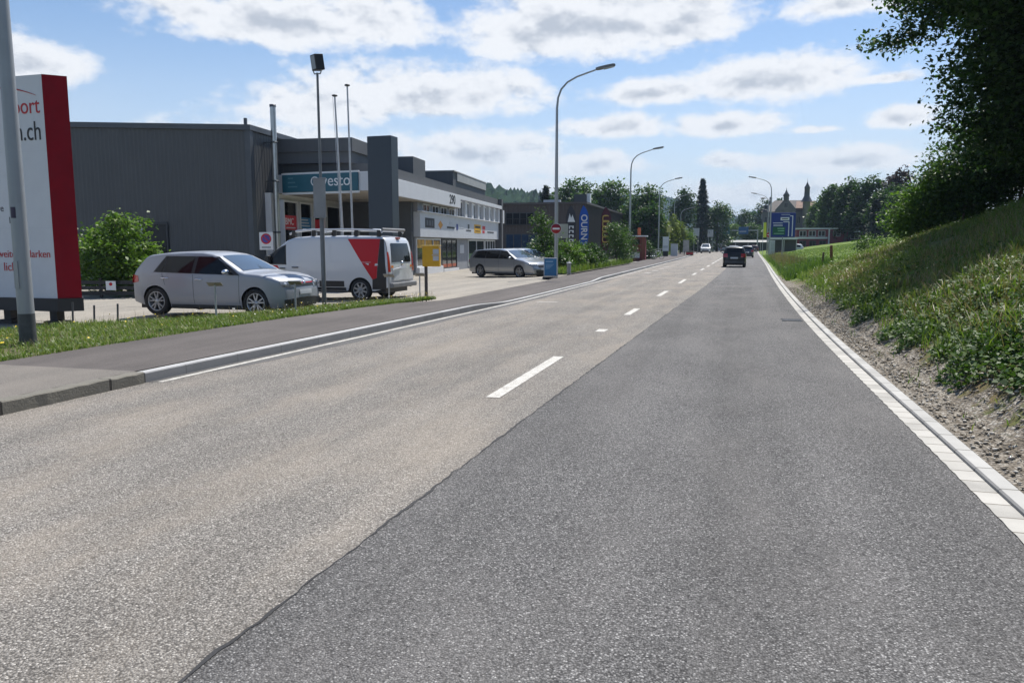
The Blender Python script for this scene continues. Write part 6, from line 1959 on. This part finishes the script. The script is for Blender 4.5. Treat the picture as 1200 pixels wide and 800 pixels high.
build_car('dark red car parked far right in front of the long shelter', 3.4, 186, 0, R(180), SB, car_paint('dark_red_paint', (.12, .015, .02), 0, .25), SB_CFG, name='red_car')

# oncoming white pick-up with dark windscreen
PU = Body([(-2.4, .5), (-2.38, 1.0), (-2.3, 1.05), (-.75, 1.06), (-.62, 1.6), (-.4, 1.75), (.2, 1.78), (.5, 1.70), (1.1, 1.16), (1.3, 1.12), (2.0, 1.03), (2.3, .92), (2.38, .75), (2.4, .5)], .92, 1.08, .2, .34, (-1.5, 1.5), .37)
PU_CFG = dict(surround=[[(-.6, 1.1), (1.05, 1.1), (.5, 1.68), (-.5, 1.70)]], panes=[[(-.5, 1.12), (.92, 1.12), (.46, 1.64), (-.42, 1.66)]], screen=(1.12, .5, .74, .62), backlight=(-.75, -.6, .6, .55),
              seams=[((-.5, .4), (-.5, 1.1))], handles=[(-.35, .98)], mirror=(.85, 1.12), front=dict(lamp=(.5, .84, .78, .95), grille=(.46, .72, .92), intake=(.6, .42, .62), badge=.84, plate=.55), rear=dict(lamp=(.7, .88, .8, 1.0), plate=.6), double=False)
pk = build_car('white pick-up with dark windscreen and roof load coming towards us', -5.55, 155.5, 0, R(-90), PU, WHITEP, PU_CFG, cat='pick-up', name='pickup_truck')
MB().box(-1.9, -.7, -.75, .75, 1.2, 1.9).build('load_cover', M_DKGREY, pk, bevel=.05)

# ------------------------------------------------------------------ white and red van, tail towards the street
VN = Body([(-2.50, .62), (-2.495, 1.0), (-2.47, 1.3), (-2.42, 1.62), (-2.37, 1.80), (-2.30, 1.90), (-2.1, 1.94), (-1.0, 1.965), (.2, 1.96), (.75, 1.92), (1.0, 1.83), (1.4, 1.53), (1.75, 1.24), (1.95, 1.13), (2.25, 1.02), (2.42, .88), (2.48, .7), (2.5, .5)],
          .975, 1.08, .13, .30, (-1.53, 1.57), .33, bulge_f=.2, bulge_r=.05, taper_f=.14, taper_r=.04, crown=.025, edge=.09, arch=1.16)
van = thing('delivery_van', 'white delivery van with red side panel, black rear corners and long silver roof rack', 'van', (-12.42, 22.08, -.09), R(180))
VAN_WHITE = car_paint('van_white', (.54, .56, .585), 0, .35)
VAN_RED = mat('van_red', (.46, .006, .014), .4, var=0, spec=.35)
bodyv = VN.mesh().build('body', VAN_WHITE, van)
MB().box(-2.3, 2.25, -.80, .80, .24, .72).build('underbody', M_BLACK, van)
M_STEELRIM = mat('steel_rim', (.30, .31, .32), .4, .6, var=0)
for c in VN.wheels:
    for sy in (1, -1):
        wheel(van, c, sy * .86, .33, sy, 8, .22, M_STEELRIM, False)
for sy in (1, -1):
    def sp(name, quads, m, off, parent=van, nx=8, nz=6):
        a = MB()
        for q in quads:
            VN.side(a, q, off, sy, nx, nz)
        return a.build(name, m, parent)
    sp('red_panel', [[(-2.10, .66), (-1.945, .66), (-1.10, 1.87), (-2.19, 1.87)]], VAN_RED, .004, nx=12)
    sp('black_corner', [[(-2.42, .36), (-1.935, .36), (-1.95, .655), (-2.44, .80)], [(-2.44, .80), (-2.105, .66), (-2.195, 1.87), (-2.32, 1.87)]], M_BLACK, .005, nx=6)
    sp('black_sill', [[(-1.05, .31), (1.05, .31), (1.05, .40), (-1.05, .40)], [(-1.0, .42), (-.15, .42), (-.15, .60), (-1.0, .60)]], M_BLACK, .005)
    sp('window_surround', [[(.98, 1.08), (1.98, 1.10), (1.22, 1.62), (1.02, 1.70)]], M_BLACK, .004)
    sp('side_window', [[(1.02, 1.12), (1.60, 1.13), (1.25, 1.53), (1.06, 1.65)], [(1.65, 1.13), (1.86, 1.13), (1.50, 1.38), (1.42, 1.42)]], M_GLASSDK, .008)
    sp('red_flash', [[(1.18, .86), (1.72, .90), (1.55, 1.06), (1.30, 1.06)]], VAN_RED, .004)
    sp('side_seam', [[(.885, .42), (.895, .42), (.895, 1.84), (.885, 1.84)], [(-.55, .44), (-.542, .44), (-.512, 1.70), (-.52, 1.70)], [(-1.9, 1.165), (.88, 1.165), (.88, 1.175), (-1.9, 1.175)], [(1.9, .6), (1.908, .6), (1.94, 1.05), (1.932, 1.05)]], M_LGREY, .003, bodyv)
    h = MB(); h.tube([(.78, sy * .985, 1.0), (.72, sy * 1.0, 1.0), (.60, sy * 1.0, 1.0), (.56, sy * .985, 1.0)], .018, 6); h.build('door_handle', M_BLACK, van)
    h = MB(); h.tube([(1.02, sy * .985, .97), (1.06, sy * 1.0, .97), (1.2, sy * 1.0, .97)], .018, 6); h.build('door_handle', M_BLACK, van)
    m_ = MB().box(1.52, 1.66, sy * 1.02 - .09, sy * 1.02 + .09, 1.08, 1.36).build('mirror', M_BLACK, van, bevel=.03)
    MB().ball((2.22, sy * .80, .86), .16, .10, .10).build('headlight', M_LAMPGLASS, van)
    t_ = MB(); VN.endp(t_, [(sy * .80, .88), (sy * .955, .88), (sy * .93, 1.48), (sy * .84, 1.48)], .012, False, 3, 4); t_.build('tail_light', M_REDLAMP, van)
    t_ = MB(); VN.endp(t_, [(sy * .62, 1.0), (sy * .76, 1.0), (sy * .76, 1.07), (sy * .62, 1.07)], .010, False, 2, 2); t_.build('reflector', M_ORANGE, van)
    t_ = MB(); VN.endp(t_, [(sy * .955, .6), (sy * .965, .6), (sy * .88, 1.84), (sy * .86, 1.84)], .006, False, 2, 6); t_.build('black_edge', M_BLACK, van)
# tail doors
a = MB(); VN.endp(a, [(-.70, 1.17), (.70, 1.17), (.62, 1.74), (-.62, 1.74)], .012, False, 10, 6); rw = a.build('rear_window', M_GLASSDK, van)
a = MB(); VN.endp(a, [(-.012, .55), (.012, .55), (.012, 1.17), (-.012, 1.17)], .008, False, 1, 3); VN.endp(a, [(-.80, .80), (.80, .80), (.80, .81), (-.80, .81)], .008, False, 6, 1); a.build('tail_seam', M_LGREY, bodyv)
MB().box(-2.60, -2.45, -.90, .90, .40, .55).build('rear_bumper', mat('bumper_grey', (.16, .165, .17), .6), van, bevel=.03)
a = MB(); VN.endp(a, [(-.68, .62), (.68, .62), (.68, .93), (-.68, .93)], .022, False, 8, 3); a.build('tail_panel', mat('tail_panel_grey', (.55, .57, .58), .35, .2), van)
a = MB(); VN.endp(a, [(-.26, .95), (.26, .95), (.26, 1.06), (-.26, 1.06)], .025, False, 4, 2); a.build('number_plate', M_LGREY, van)
MB().lathe([(0, -.02), (.06, -.02), (.07, 0)], (-2.50, 0, 1.12), 'x', 18).build('badge', M_CHROME, van)
MB().box(-2.40, -2.30, -.10, .10, 1.86, 1.92).build('brake_light', M_REDLAMP, van, bevel=.01)
MB().tube([(-2.50, .78, .72), (-2.53, .74, .95), (-2.53, .2, 1.0)], .015, 6).build('rear_grip', M_LGREY, van)
VN.topp(MB(), 1.80, 1.02, .80, .74, .006).build('windscreen', M_GLASSSCREEN, van)
VN.endp(MB(), [(-.5, .55), (.5, .55), (.5, .80), (-.5, .80)], .008, True).build('grille', M_BLACK, van)
# long roof rack with side rails
rk = thing('roof_rack', 'long silver roof rack with black feet on the white delivery van', 'roof rack', (-12.42, 22.08, -.09), R(180))
M_RAIL = mat('rail_silver', (.55, .56, .57), .3, .6, var=.05)
for sy in (1, -1):
    MB().tube([(-2.2, sy * .76, 2.06), (-2.14, sy * .76, 2.11), (-1.2, sy * .76, 2.15), (.2, sy * .76, 2.15), (.75, sy * .76, 2.10), (.95, sy * .76, 2.02)], .035, 8).build('rail', M_RAIL, rk)
    for x in (-2.1, -1.35, -.6, .1, .8):
        MB().box(x - .06, x + .06, sy * .76 - .045, sy * .76 + .045, 1.94, 2.13).build('rack_foot', M_BLACK, rk, bevel=.012)
for x in (-1.9, -1.1, -.3, .5):
    MB().tube([(x, -.76, 2.16), (x, .76, 2.16)], .022, 6).build('cross_bar', M_RAIL, rk)
MB().tube([(-2.22, -.80, 2.15), (-2.22, .80, 2.15)], .045, 8).build('roller', mat('roller_grey', (.2, .2, .2), .5), rk)
